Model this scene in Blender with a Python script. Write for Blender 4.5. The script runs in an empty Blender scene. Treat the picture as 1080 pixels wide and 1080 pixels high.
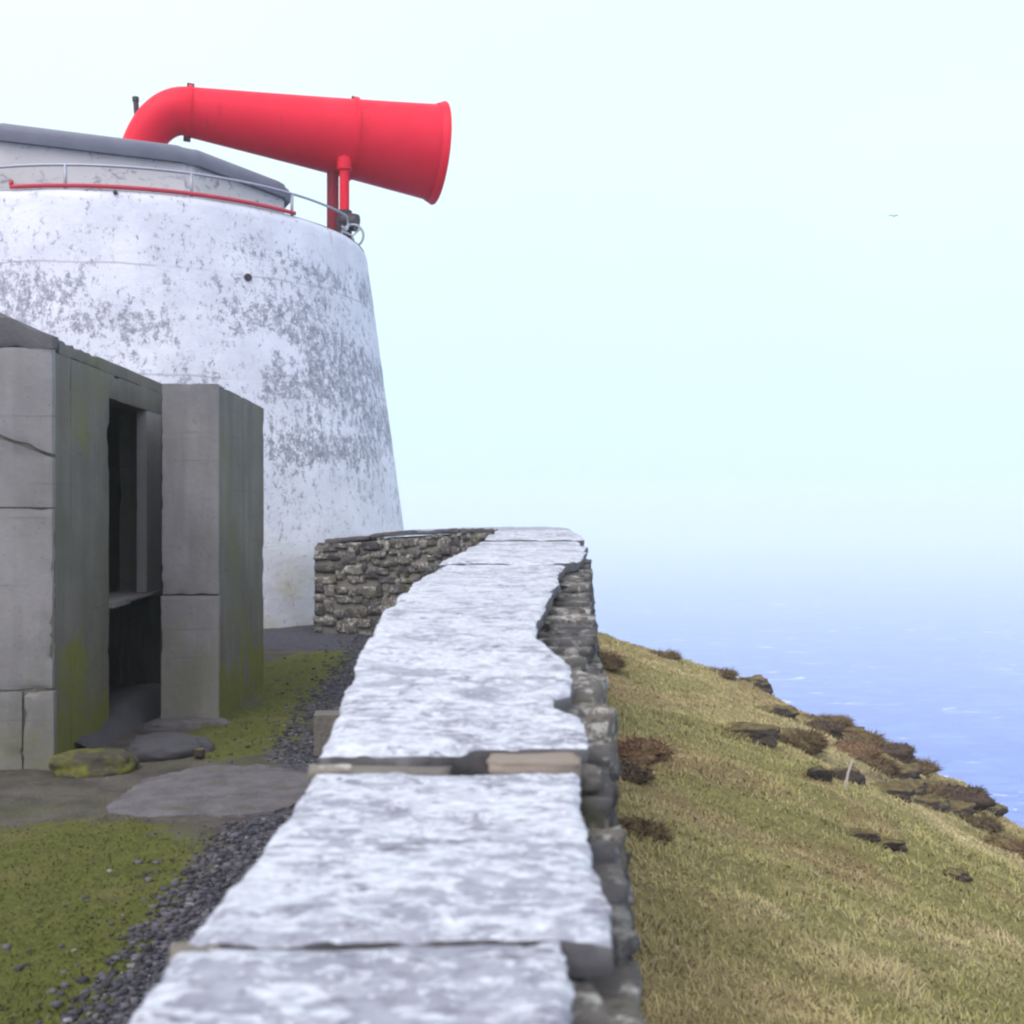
import bpy, bmesh, math, random
import numpy as np
from mathutils import Vector, Matrix

# ------------------------------------------------------------------ scene, camera, light
S = bpy.context.scene
C = S.collection
EYE = 1.6
cam_d = bpy.data.cameras.new("camera")
cam = bpy.data.objects.new("camera", cam_d); C.objects.link(cam)
cam.location = (0, 0, EYE); cam.rotation_euler = (math.radians(90), 0, 0)
cam_d.sensor_width = 36; cam_d.lens = 40.0
cam_d.clip_start = 0.05; cam_d.clip_end = 60000
cam_d.dof.use_dof = True; cam_d.dof.focus_distance = 14; cam_d.dof.aperture_fstop = 4.2
S.camera = cam

SUN_EL, SUN_AZ = math.radians(52), math.radians(215)      # azimuth clockwise from +Y: behind, to the left
w = bpy.data.worlds.new("World"); S.world = w; w.use_nodes = True
nt = w.node_tree; nt.nodes.clear()
out = nt.nodes.new("ShaderNodeOutputWorld"); bg = nt.nodes.new("ShaderNodeBackground")
sky = nt.nodes.new("ShaderNodeTexSky"); sky.sky_type = 'NISHITA'; sky.sun_disc = False
sky.sun_elevation = SUN_EL; sky.sun_rotation = SUN_AZ; sky.air_density = 1.0; sky.dust_density = 4.0
tc = nt.nodes.new("ShaderNodeTexCoord"); sep = nt.nodes.new("ShaderNodeSeparateXYZ")
ramp = nt.nodes.new("ShaderNodeValToRGB")                 # the overcast: bright above, bluer at the horizon
ramp.color_ramp.elements[0].position = 0.0; ramp.color_ramp.elements[0].color = (0.66, 0.89, 1.02, 1)
ramp.color_ramp.elements[1].position = 0.30; ramp.color_ramp.elements[1].color = (0.80, 1.0, 1.05, 1)
cn = nt.nodes.new("ShaderNodeTexNoise"); cn.inputs['Scale'].default_value = 2.2; cn.inputs['Detail'].default_value = 4
cm = nt.nodes.new("ShaderNodeMapRange"); cm.inputs[3].default_value = 9.9; cm.inputs[4].default_value = 11.4
mul = nt.nodes.new("ShaderNodeVectorMath"); mul.operation = 'SCALE'
mix = nt.nodes.new("ShaderNodeMix"); mix.data_type = 'RGBA'; mix.inputs[0].default_value = 0.88
nt.links.new(tc.outputs['Generated'], sep.inputs[0]); nt.links.new(sep.outputs['Z'], ramp.inputs[0])
nt.links.new(tc.outputs['Generated'], cn.inputs['Vector']); nt.links.new(cn.outputs[0], cm.inputs[0])
sd = Vector((math.sin(SUN_AZ)*math.cos(SUN_EL), math.cos(SUN_AZ)*math.cos(SUN_EL), math.sin(SUN_EL)))
dot = nt.nodes.new("ShaderNodeVectorMath"); dot.operation = 'DOT_PRODUCT'; dot.inputs[1].default_value = sd   # sky brightening round the sun, added to light the camera-facing surfaces
glow = nt.nodes.new("ShaderNodeMapRange"); glow.interpolation_type = 'SMOOTHSTEP'
glow.inputs[1].default_value = 0.30; glow.inputs[2].default_value = 1.0; glow.inputs[3].default_value = 0; glow.inputs[4].default_value = 7
add = nt.nodes.new("ShaderNodeMath"); add.operation = 'ADD'
nt.links.new(tc.outputs['Generated'], dot.inputs[0]); nt.links.new(dot.outputs['Value'], glow.inputs[0])
nt.links.new(cm.outputs[0], add.inputs[0]); nt.links.new(glow.outputs[0], add.inputs[1])
gm = nt.nodes.new("ShaderNodeMix"); gm.data_type = 'RGBA'; gm.inputs[7].default_value = (1.0, 0.95, 1.05, 1)  # lavender tint added to the unseen rear sky to colour the light
gf = nt.nodes.new("ShaderNodeMapRange"); gf.inputs[1].default_value = -0.2; gf.inputs[2].default_value = 0.7
nt.links.new(dot.outputs['Value'], gf.inputs[0]); nt.links.new(gf.outputs[0], gm.inputs[0])
nt.links.new(ramp.outputs[0], gm.inputs[6]); nt.links.new(gm.outputs[2], mul.inputs[0]); nt.links.new(add.outputs[0], mul.inputs['Scale'])
nt.links.new(sky.outputs[0], mix.inputs[6]); nt.links.new(mul.outputs[0], mix.inputs[7])
nt.links.new(mix.outputs[2], bg.inputs[0]); bg.inputs[1].default_value = 0.1
nt.links.new(bg.outputs[0], out.inputs[0])

sun_d = bpy.data.lights.new("sun", 'SUN'); sun = bpy.data.objects.new("sun", sun_d); C.objects.link(sun)
sun_d.energy = 1.2; sun_d.angle = math.radians(35); sun_d.color = (1.0, 0.97, 0.94)
sun.rotation_euler = sd.to_track_quat('Z', 'Y').to_euler(); sun.location = (-20, -30, 60)

S.view_settings.view_transform = 'Standard'; S.view_settings.look = 'None'
S.view_settings.exposure = 0.22; S.view_settings.gamma = 1.0
S.render.engine = 'CYCLES'
S.cycles.filter_width = 2.3
S.cycles.max_bounces = 6; S.cycles.diffuse_bounces = 3; S.cycles.volume_bounces = 3
S.cycles.use_denoising = True

rnd = random.Random(7)
R = np.random.default_rng(11)

# ------------------------------------------------------------------ helpers
def tag(o, label=None, cat=None, group=None, kind=None):
    if label: o['label'] = label
    if cat: o['category'] = cat
    if group: o['group'] = group
    if kind: o['kind'] = kind
    return o

def empty(name, loc=(0, 0, 0), rz=0.0):
    o = bpy.data.objects.new(name, None); C.objects.link(o)
    o.location = loc; o.rotation_euler = (0, 0, rz); o.empty_display_size = 0.2
    return o

def link(name, me, mat, parent=None, smooth=True):
    me.materials.append(mat)
    if smooth:
        me.polygons.foreach_set('use_smooth', [True]*len(me.polygons))
    o = bpy.data.objects.new(name, me); C.objects.link(o)
    if parent: o.parent = parent
    return o

def from_bm(name, bm, mat, parent=None, smooth=False, angle=None):
    bmesh.ops.recalc_face_normals(bm, faces=bm.faces[:])
    me = bpy.data.meshes.new(name); bm.to_mesh(me); bm.free()
    o = link(name, me, mat, parent, smooth or angle is not None)
    if angle is not None:
        me.set_sharp_from_angle(angle=math.radians(angle))
    return o

def np_mesh(name, V, F):
    """V (n,3); F (m,k) with constant k"""
    me = bpy.data.meshes.new(name)
    V = np.asarray(V, np.float32); F = np.asarray(F, np.int32)
    m, k = F.shape
    me.vertices.add(len(V)); me.vertices.foreach_set('co', V.ravel())
    me.loops.add(m*k); me.loops.foreach_set('vertex_index', F.ravel())
    me.polygons.add(m); me.polygons.foreach_set('loop_start', np.arange(0, m*k, k, dtype=np.int32))
    me.update(calc_edges=True); me.validate()
    return me

def set_attr(me, name, vals):
    vals = np.asarray(vals, np.float32)
    if vals.ndim == 1:
        a = me.attributes.new(name, 'FLOAT', 'POINT'); a.data.foreach_set('value', vals)
    else:
        a = me.attributes.new(name, 'FLOAT_COLOR', 'POINT')
        a.data.foreach_set('color', np.hstack([vals, np.ones((len(vals), 1), np.float32)]).ravel())

def _hash(ix, iy, iz):
    h = (ix.astype(np.int64)*374761393 + iy.astype(np.int64)*668265263 + iz.astype(np.int64)*2147483647) & 0xFFFFFFFF
    h = ((h ^ (h >> 13))*1274126177) & 0xFFFFFFFF
    h = ((h ^ (h >> 16))*2246822519) & 0xFFFFFFFF
    return ((h ^ (h >> 15)) & 0xFFFFFF)/float(0xFFFFFF)

def vnoise(P, s=1.0, off=0.0):
    P = np.asarray(P, float)*s + off
    i = np.floor(P).astype(np.int64); f = P - i; f = f*f*(3 - 2*f)
    r = 0
    for dx in (0, 1):
        for dy in (0, 1):
            for dz in (0, 1):
                wgt = (f[:, 0] if dx else 1-f[:, 0])*(f[:, 1] if dy else 1-f[:, 1])*(f[:, 2] if dz else 1-f[:, 2])
                r = r + wgt*_hash(i[:, 0]+dx, i[:, 1]+dy, i[:, 2]+dz)
    return r*2 - 1

def fbm(P, s=1.0, oct=4, off=0.0, gain=0.5):
    a, t, n = 1.0, 0, 0
    for k in range(oct):
        t = t + a*vnoise(P, s*2.03**k, off + 17.3*k); n += a; a *= gain
    return t/n

def xy(X, Y):
    return np.stack([X.ravel(), Y.ravel(), np.zeros(X.size)], 1)

def sstep(a, b, x):
    t = np.clip((x-a)/(b-a), 0, 1); return t*t*(3-2*t)

def tube(bm, pts, r, seg=10, cap=True):
    """pipe through pts; r a number or a list"""
    pts = [Vector(p) for p in pts]; rings = []
    n = len(pts); rs = r if isinstance(r, (list, tuple)) else [r]*n
    up = None
    for i, p in enumerate(pts):
        d = (pts[min(i+1, n-1)] - pts[max(i-1, 0)]).normalized()
        if up is None:
            up = Vector((0, 0, 1)) if abs(d.z) < .9 else Vector((0, 1, 0))
        x = d.cross(up).normalized(); y = x.cross(d).normalized(); up = y
        rings.append([bm.verts.new(p + (x*math.cos(2*math.pi*k/seg) + y*math.sin(2*math.pi*k/seg))*rs[i]) for k in range(seg)])
    for a, b in zip(rings, rings[1:]):
        for k in range(seg):
            bm.faces.new((a[k], a[(k+1) % seg], b[(k+1) % seg], b[k]))
    if cap:
        bm.faces.new(rings[0]); bm.faces.new(rings[-1])
    return rings

def rough_box(lo, hi, res=0.06, amp=0.004, chip=0.02, seed=0.0, chip_thr=0.25):
    """a weathered concrete/stone block as arrays: gently uneven faces, edges knocked off here and there"""
    lo, hi = np.array(lo, float), np.array(hi, float); sz = hi - lo
    n = np.clip(np.ceil(sz/res).astype(int), 2, 60)
    V, F, idx = [], [], {}
    def vid(i, j, k):
        key = (i, j, k)
        if key not in idx:
            idx[key] = len(V); V.append((i, j, k))
        return idx[key]
    for ax in range(3):
        u, v = (ax+1) % 3, (ax+2) % 3
        for side in (0, n[ax]):
            for a in range(n[u]):
                for b in range(n[v]):
                    q = []
                    for (da, db) in ((0, 0), (1, 0), (1, 1), (0, 1)):
                        c = [0, 0, 0]; c[ax] = side; c[u] = a+da; c[v] = b+db
                        q.append(vid(*c))
                    F.append(q if side else q[::-1])
    G = np.array(V, float)/n; P = lo + G*sz
    d = np.minimum(G, 1-G)*sz                                # distance to each pair of faces
    ds = np.sort(d, axis=1)
    edge = np.exp(-ds[:, 1]/max(chip, 1e-4))                 # 1 on an edge
    inward = np.where(G > .5, -1., 1.)*(d < ds[:, 1:2] + 1e-6)
    nz = fbm(P, 11., 4, seed, .65); nz2 = fbm(P, 2.3, 3, seed+40)
    amt = edge*chip*(0.12 + 2.4*np.clip(nz - chip_thr + .8*nz2, 0, 1))
    amt = np.minimum(amt, sz.min()*.3)
    P = P + inward*amt[:, None]
    P = P + amp*np.stack([fbm(P, 3.1, 3, seed+3), fbm(P, 3.1, 3, seed+9), fbm(P, 3.1, 3, seed+15)], 1)
    return P, np.array(F)

def join(parts):
    Vs, Fs, o = [], [], 0
    for V, F in parts:
        Vs.append(V); Fs.append(np.asarray(F)+o); o += len(V)
    return np.vstack(Vs), np.vstack(Fs)

def stone(center, size, rot=0.0, seed=0.0, n=4, sq=0.55, rough=.16):
    """one rounded irregular stone (a noisy superellipsoid)"""
    g = np.linspace(-1, 1, n+1); V, F, idx = [], [], {}
    for ax in range(3):
        for s in (-1, 1):
            for i in range(n):
                for j in range(n):
                    q = []
                    for (a, b) in ((i, j), (i+1, j), (i+1, j+1), (i, j+1)):
                        p = [0, 0, 0]; p[ax] = s; p[(ax+1) % 3] = g[a]; p[(ax+2) % 3] = g[b]
                        key = tuple(np.round(p, 5))
                        if key not in idx: idx[key] = len(V); V.append(p)
                        q.append(idx[key])
                    F.append(q if s > 0 else q[::-1])
    P = np.array(V, float)
    sph = P/np.linalg.norm(P, axis=1)[:, None]
    P = P*(1-sq) + sph*sq*1.15
    P = P*(1 + rough*fbm(P + seed*3.7, 1.3, 3, seed)[:, None])
    P = P*np.array(size)/2
    c, s = math.cos(rot), math.sin(rot)
    P = np.stack([P[:, 0]*c - P[:, 1]*s, P[:, 0]*s + P[:, 1]*c, P[:, 2]], 1)
    return P + np.array(center), np.array(F)

# ------------------------------------------------------------------ materials
class N:
    """small node-graph writer"""
    def __init__(s, name):
        s.m = bpy.data.materials.new(name); s.m.use_nodes = True
        s.t = s.m.node_tree; s.b = s.t.nodes['Principled BSDF']
        s.pos = s.t.nodes.new('ShaderNodeNewGeometry').outputs['Position']
    def set(s, node, key, v):
        if isinstance(v, bpy.types.NodeSocket): s.t.links.new(v, node.inputs[key])
        elif v is not None:
            if isinstance(v, tuple) and len(v) == 3 and node.inputs[key].type == 'RGBA': v = v + (1,)
            node.inputs[key].default_value = v
    def scale(s, v, vec=None):
        n = s.t.nodes.new('ShaderNodeVectorMath'); n.operation = 'MULTIPLY'
        s.set(n, 0, vec or s.pos); n.inputs[1].default_value = v; return n.outputs[0]
    def noise(s, sc, det=5, rough=.55, dist=0, vec=None):
        n = s.t.nodes.new('ShaderNodeTexNoise'); s.set(n, 'Vector', vec or s.pos)
        n.inputs['Scale'].default_value = sc; n.inputs['Detail'].default_value = det
        n.inputs['Roughness'].default_value = rough; n.inputs['Distortion'].default_value = dist
        return n.outputs[0]
    def voro(s, sc, feat='F1', out=0, vec=None, rand=1):
        n = s.t.nodes.new('ShaderNodeTexVoronoi'); n.feature = feat; s.set(n, 'Vector', vec or s.pos)
        n.inputs['Scale'].default_value = sc; n.inputs['Randomness'].default_value = rand
        return n.outputs[out]
    def step(s, v, a, b, lo=0., hi=1.):
        n = s.t.nodes.new('ShaderNodeMapRange'); s.set(n, 0, v); n.interpolation_type = 'SMOOTHSTEP'
        n.inputs[1].default_value = a; n.inputs[2].default_value = b
        n.inputs[3].default_value = lo; n.inputs[4].default_value = hi; return n.outputs[0]
    def math(s, op, a, b=None):
        n = s.t.nodes.new('ShaderNodeMath'); n.operation = op; s.set(n, 0, a)
        if b is not None: s.set(n, 1, b)
        return n.outputs[0]
    def mix(s, f, a, b, mode='MIX'):
        n = s.t.nodes.new('ShaderNodeMix'); n.data_type = 'RGBA'; n.blend_type = mode
        s.set(n, 0, f); s.set(n, 6, a); s.set(n, 7, b); return n.outputs[2]
    def ramp(s, v, stops):
        n = s.t.nodes.new('ShaderNodeValToRGB'); s.set(n, 0, v); e = n.color_ramp.elements
        while len(e) < len(stops): e.new(.5)
        for el, (p, c) in zip(e, stops): el.position = p; el.color = c + (1,)
        return n.outputs[0]
    def attr(s, name, color=False):
        n = s.t.nodes.new('ShaderNodeAttribute'); n.attribute_name = name
        return n.outputs['Color' if color else 'Fac']
    def axis(s, k, vec=None):
        n = s.t.nodes.new('ShaderNodeSeparateXYZ'); s.set(n, 0, vec or s.pos); return n.outputs[k]
    def bump(s, h, d=.01, st=1.0, prev=None):
        n = s.t.nodes.new('ShaderNodeBump'); s.set(n, 'Height', h); n.inputs['Distance'].default_value = d
        n.inputs['Strength'].default_value = st
        if prev: s.set(n, 'Normal', prev)
        return n.outputs[0]
    def done(s, col, rough=.9, normal=None, spec=.3, metal=0):
        s.set(s.b, 'Base Color', col); s.set(s.b, 'Roughness', rough); s.set(s.b, 'Metallic', metal)
        s.b.inputs['Specular IOR Level'].default_value = spec
        if normal: s.set(s.b, 'Normal', normal)
        return s.m

def m_tower():
    g = N('weathered_white_paint')
    z = g.axis('Z')
    # worn patches: fine flaking inside large patches that sit in loose bands
    big = g.noise(.62, 5, .65, .5)
    fine = g.math('ADD', g.math('MULTIPLY', g.noise(8.5, 11, .82, .2, g.scale((1.1, 1.1, .75))), .72), g.math('MULTIPLY', g.noise(34, 6, .75), .28))
    band = g.step(g.noise(1.0, 2, .5, 0, g.scale((.25, .25, 1.1))), .42, .62)
    foot = g.step(z, .9, 2.0)
    area = g.math('MULTIPLY', g.step(big, .30, .50), foot)
    area = g.math('MULTIPLY', area, g.math('ADD', g.math('MULTIPLY', band, .65), .35))
    top = g.step(z, 5.7, 5.2)
    area = g.math('MULTIPLY', area, g.math('ADD', g.math('MULTIPLY', top, .8), .2))
    th = g.math('ADD', fine, g.math('MULTIPLY', area, .100))
    worn = g.step(th, .560, .594)
    greyc = g.mix(g.noise(14, 3), (.14, .15, .19), (.33, .345, .40))
    white = g.mix(g.step(g.noise(1.3, 5), .3, .7), (.60, .625, .695), (.72, .745, .81))
    # run-off stains, upright and faint
    streak = g.step(g.noise(1.0, 5, .6, 0, g.scale((5, 5, .35))), .55, .75)
    white = g.mix(g.math('MULTIPLY', streak, .28), white, (.55, .53, .50))
    rust = g.math('MULTIPLY', g.math('MULTIPLY', g.step(g.noise(1.0, 4, .6, 0, g.scale((6, 6, .2))), .60, .72), g.step(z, 4.6, 5.95)), .5)
    white = g.mix(rust, white, (.42, .30, .24))
    yel = g.math('MULTIPLY', g.step(z, 1.5, .1), g.step(g.noise(1.6, 4), .35, .65))
    white = g.mix(g.math('MULTIPLY', yel, .85), white, (.54, .52, .37))
    col = g.mix(g.math('MULTIPLY', worn, g.step(g.noise(11, 6, .75), .36, .60, .6, 1.0)), white, greyc)
    for zs, wob in ((4.97, .05), (3.46, .05)):
        zz = g.math('ADD', z, g.math('MULTIPLY', g.noise(1.1, 4), wob*2))
        d = g.math('ABSOLUTE', g.math('SUBTRACT', zz, zs + wob))
        line = g.math('MULTIPLY', g.step(d, .022, .006), g.step(g.noise(.8, 3), .42, .55))
        col = g.mix(g.math('MULTIPLY', line, .5), col, (.26, .25, .27))
    n1 = g.bump(g.noise(9, 6, .6), .02, .6)
    n2 = g.bump(worn, .012, -.7, n1)
    return g.done(col, .75, n2)

def m_house():
    g = N('house_render')
    f = g.step(g.noise(4.5, 8, .7, .8, g.scale((1, 1, 1.8))), .54, .66)
    col = g.mix(g.noise(1.2, 4), (.56, .54, .53), (.70, .685, .69))
    col = g.mix(g.math('MULTIPLY', f, .75), col, (.20, .21, .25))
    return g.done(col, .85, g.bump(g.noise(14, 5), .01, .5))

def m_roof():
    g = N('roof_lead')
    col = g.mix(g.noise(2.5, 5, .6), (.115, .125, .165), (.20, .21, .26))
    return g.done(col, .6, g.bump(g.noise(8, 4), .01, .4))

def m_red():
    g = N('red_gloss_paint')
    col = g.mix(g.noise(2.2, 5, .6), (.70, .008, .032), (.80, .014, .046))
    speck = g.step(g.noise(26, 4, .7), .69, .74)
    run = g.math('MULTIPLY', g.step(g.noise(1, 6, .65, .2, g.scale((6, 6, .8))), .56, .70), g.step(g.noise(.9, 3), .45, .6))
    col = g.mix(g.math('MULTIPLY', run, .5), col, (.40, .012, .022))
    col = g.mix(g.math('MULTIPLY', speck, .6), col, (.22, .03, .03))
    return g.done(col, g.step(g.noise(3, 3), .3, .7, .48, .62), g.bump(g.noise(1.6, 2), .008, .35), .2)

def m_plain(name, c1, c2, sc=6, rough=.7, bump=.004, metal=0, spec=.3):
    g = N(name)
    return g.done(g.mix(g.noise(sc, 6, .6), c1, c2), rough, g.bump(g.noise(sc*4, 5), bump, .6), spec, metal)

def m_concrete(name, base=(.235, .235, .24), light=(.33, .33, .335), moss=0.6, stain=.5):
    g = N(name)
    z = g.axis('Z')
    col = g.mix(g.step(g.noise(1.4, 6, .6), .3, .7), base, light)
    pores = g.step(g.noise(34, 4, .7), .62, .70)
    col = g.mix(g.math('MULTIPLY', pores, .45), col, tuple(c*.45 for c in base))
    # board marks of the shuttering: upright, faint
    boards = g.step(g.noise(1, 3, .5, 0, g.scale((7, 7, .25))), .42, .6)
    col = g.mix(g.math('MULTIPLY', boards, .22), col, tuple(c*.72 for c in base))
    pit = g.step(g.voro(19), .13, .05)
    col = g.mix(g.math('MULTIPLY', pit, .6), col, tuple(c*.3 for c in base))
    zf = g.math('FRACT', g.math('MULTIPLY', g.math('ADD', z, g.math('MULTIPLY', g.noise(1.5, 3), .02)), 1/.21))
    seam = g.math('MULTIPLY', g.step(g.math('ABSOLUTE', g.math('SUBTRACT', zf, .5)), .035, .012), g.step(g.noise(1.9, 4), .50, .66))
    col = g.mix(g.math('MULTIPLY', seam, .35), col, tuple(c*.45 for c in base))
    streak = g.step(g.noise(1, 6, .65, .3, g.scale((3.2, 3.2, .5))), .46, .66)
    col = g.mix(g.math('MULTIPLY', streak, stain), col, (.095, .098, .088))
    if moss:
        low = g.step(z, 1.15, .0)
        mm = g.step(g.math('ADD', g.noise(2.2, 6, .65, .4), g.math('MULTIPLY', low, .26)), .60, .76)
        col = g.mix(g.math('MULTIPLY', mm, moss), col, g.mix(g.noise(9, 4), (.11, .125, .02), (.19, .20, .025)))
        film = g.step(g.noise(.9, 4, .6), .46, .66)
        col = g.mix(g.math('MULTIPLY', film, moss*.55), col, (.14, .145, .06))
    n1 = g.bump(g.noise(11, 7, .65), .012, .7); n1 = g.bump(seam, .004, -.6, g.bump(pit, .01, -.8, n1))
    return g.done(col, .92, g.bump(boards, .0015, .3, n1), .2)

def m_lichen_slab():
    g = N('lichen_covered_flagstone')
    v = g.attr('tone')
    st = g.scale((.75, 1.3, 1.0))
    patch = g.math('ADD', g.math('MULTIPLY', g.noise(11.5, 10, .76, .5, st), .68), g.math('MULTIPLY', g.noise(40, 6, .7, .3, st), .32)); mid = g.noise(46, 6, .7, .3, st)
    white = g.mix(g.step(mid, .35, .65), (.38, .405, .455), (.565, .61, .665))
    grey = g.mix(g.noise(38, 4), (.12, .125, .155), (.29, .305, .37))
    wob = g.t.nodes.new('ShaderNodeVectorMath'); wob.operation = 'MULTIPLY_ADD'
    nz_ = g.t.nodes.new('ShaderNodeTexNoise'); g.set(nz_, 'Vector', g.pos); nz_.inputs['Scale'].default_value = 24; nz_.inputs['Detail'].default_value = 5
    g.t.links.new(nz_.outputs['Color'], wob.inputs[0]); wob.inputs[1].default_value = (.055, .055, .03); g.t.links.new(st, wob.inputs[2])
    lobe = g.step(g.voro(17, vec=wob.outputs[0]), .50, .60)          # bare stone left between the lichen rosettes
    a = g.step(g.math('ADD', g.math('ADD', patch, g.math('MULTIPLY', g.noise(2.6, 4), .24)), g.math('MULTIPLY', v, .07)), .672, .694)
    lz = g.math('MULTIPLY', lobe, g.step(g.noise(3.4, 4, .6), .44, .58))
    a = g.math('MAXIMUM', a, g.math('MULTIPLY', lz, .85))
    col = g.mix(g.math('MULTIPLY', a, g.step(g.noise(9, 4), .3, .7, .55, .95)), white, grey)
    dark = g.math('MULTIPLY', g.step(g.noise(26, 8, .74, .6, g.scale((.42, 1.5, 1))), .545, .585), g.step(g.noise(5, 4, .6), .42, .56, .1, 1.))  # thin flake shadows painted as dark dashes
    dark = g.math('MAXIMUM', dark, g.math('MULTIPLY', g.attr('crev_shade'), g.step(mid, .35, .6)))  # flake edges darkened too, their shade put into the colour
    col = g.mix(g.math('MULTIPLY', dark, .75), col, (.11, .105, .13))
    buff = g.math('MULTIPLY', g.step(g.noise(5, 5, .6), .56, .68), g.step(v, .5, 1.))
    col = g.mix(g.math('MULTIPLY', buff, .6), col, (.27, .24, .245))
    spot = g.step(g.voro(26), .16, .10)
    col = g.mix(g.math('MULTIPLY', spot, .5), col, (.62, .64, .67))
    # bare stone on the edges of the slab: the lichen stops there
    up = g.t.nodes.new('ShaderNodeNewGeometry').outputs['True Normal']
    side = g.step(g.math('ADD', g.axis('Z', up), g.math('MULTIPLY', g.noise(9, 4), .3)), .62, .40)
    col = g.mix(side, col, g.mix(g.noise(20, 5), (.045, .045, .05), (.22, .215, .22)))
    n1 = g.bump(a, .006, -.6); n2 = g.bump(g.noise(60, 6, .7), .004, .6, n1)
    return g.done(col, .92, g.bump(dark, .006, -.6, n2), .2)

def m_rubble():
    g = N('rubble_stone')
    t = g.attr('tone')
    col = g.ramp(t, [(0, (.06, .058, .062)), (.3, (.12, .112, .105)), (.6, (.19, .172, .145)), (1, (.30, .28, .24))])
    col = g.mix(g.step(g.noise(11, 6, .65), .35, .7), g.mix(.5, col, (.05, .05, .055)), col)
    li = g.step(g.noise(15, 8, .78, .3), .51, .58)
    col = g.mix(g.math('MULTIPLY', g.math('MULTIPLY', li, .8), g.step(t, .05, .55, .25, 1.)), col, (.50, .50, .46))
    bk = g.step(g.noise(12, 7, .75), .56, .64)
    col = g.mix(g.math('MULTIPLY', bk, .7), col, (.045, .043, .047))
    mo = g.step(g.noise(3.2, 5, .6), .54, .68)
    col = g.mix(g.math('MULTIPLY', mo, .5), col, (.13, .135, .055))
    return g.done(col, .95, g.bump(g.noise(24, 7, .7), .012, .8), .2)

def m_courtyard():
    g = N('courtyard_ground')
    moss, grav, = g.attr('moss'), g.attr('gravel')
    earth = g.mix(g.step(g.noise(3.5, 7, .65), .3, .7), (.055, .050, .042), (.115, .105, .09))
    earth = g.mix(g.math('MULTIPLY', g.step(g.noise(1.2, 4), .5, .65), .6), earth, (.085, .095, .05))
    earth = g.mix(g.math('MULTIPLY', g.step(g.noise(42, 3, .7), .62, .70), .5), earth, (.23, .22, .21))
    gr = g.mix(g.voro(55, out=1), (.03, .032, .042), (.11, .11, .13))
    mc = g.mix(g.step(g.noise(17, 7, .7), .33, .66), (.070, .082, .018), (.110, .120, .027))
    mc = g.mix(g.math('MULTIPLY', g.step(g.noise(2.6, 5), .5, .68), .7), mc, (.13, .12, .045))
    mc = g.mix(g.math('MULTIPLY', g.step(g.noise(8, 6, .7), .58, .68), .5), mc, (.06, .055, .03))
    nm = g.noise(6, 7, .65)
    mk = g.step(g.math('ADD', moss, g.math('MULTIPLY', g.math('SUBTRACT', nm, .5), 1.0)), .42, .62)
    gk = g.step(g.math('ADD', grav, g.math('MULTIPLY', g.math('SUBTRACT', nm, .5), .7)), .42, .58)
    col = g.mix(mk, g.mix(gk, earth, gr), mc)
    n1 = g.bump(g.noise(30, 7, .7), .02, .8)
    return g.done(col, .95, g.bump(g.voro(55), .01, .5, n1), .2)

def m_hill():
    g = N('rough_pasture')
    col = g.attr('turf', True)
    col = g.mix(g.step(g.noise(9, 8, .7, .4), .35, .68), g.mix(.45, col, (.06, .05, .025)), col)
    return g.done(col, .97, g.bump(g.noise(20, 7, .7), .04, .9), .1)

def m_grass():
    g = N('grass_blade')
    return g.done(g.attr('turf', True), .8, None, .15)

def m_sea():
    g = N('sea_water')
    w1 = g.noise(.05, 6, .6, .4, g.scale((1, 1.8, 1))); w2 = g.noise(.35, 5, .6, .3, g.scale((1, 1.6, 1)))
    foam = g.math('MULTIPLY', g.step(g.noise(.075, 7, .62, .8, g.scale((.5, 1.3, 1))), .615, .65), g.step(g.noise(.011, 4, .6), .44, .56))
    deep = g.mix(g.step(g.noise(.012, 5, .6, .5, g.scale((.6, 1.6, 1))), .3, .7), (.022, .080, .45), (.04, .118, .56))
    deep = g.mix(g.math('MULTIPLY', g.step(w1, .47, .60), .6), deep, (.10, .23, .70))
    col = g.mix(foam, deep, (.75, .8, .85))
    n1 = g.bump(w1, 4.0, 1.0); n2 = g.bump(w2, 1.0, 1.0, n1)
    return g.done(col, g.step(foam, 0, 1, .45, .9), n2, .35)

def m_heather():
    g = N('heather_clump')
    t = g.attr('tone')
    col = g.ramp(t, [(0, (.085, .062, .05)), (.35, (.17, .118, .09)), (.62, (.32, .25, .115)), (.8, (.32, .215, .12)), (1, (.34, .165, .11))])
    col = g.mix(g.step(g.noise(25, 6, .7), .4, .66), g.mix(.4, col, (.07, .055, .04)), col)
    return g.done(col, .97, g.bump(g.noise(30, 6, .7), .05, 1), .1)

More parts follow.
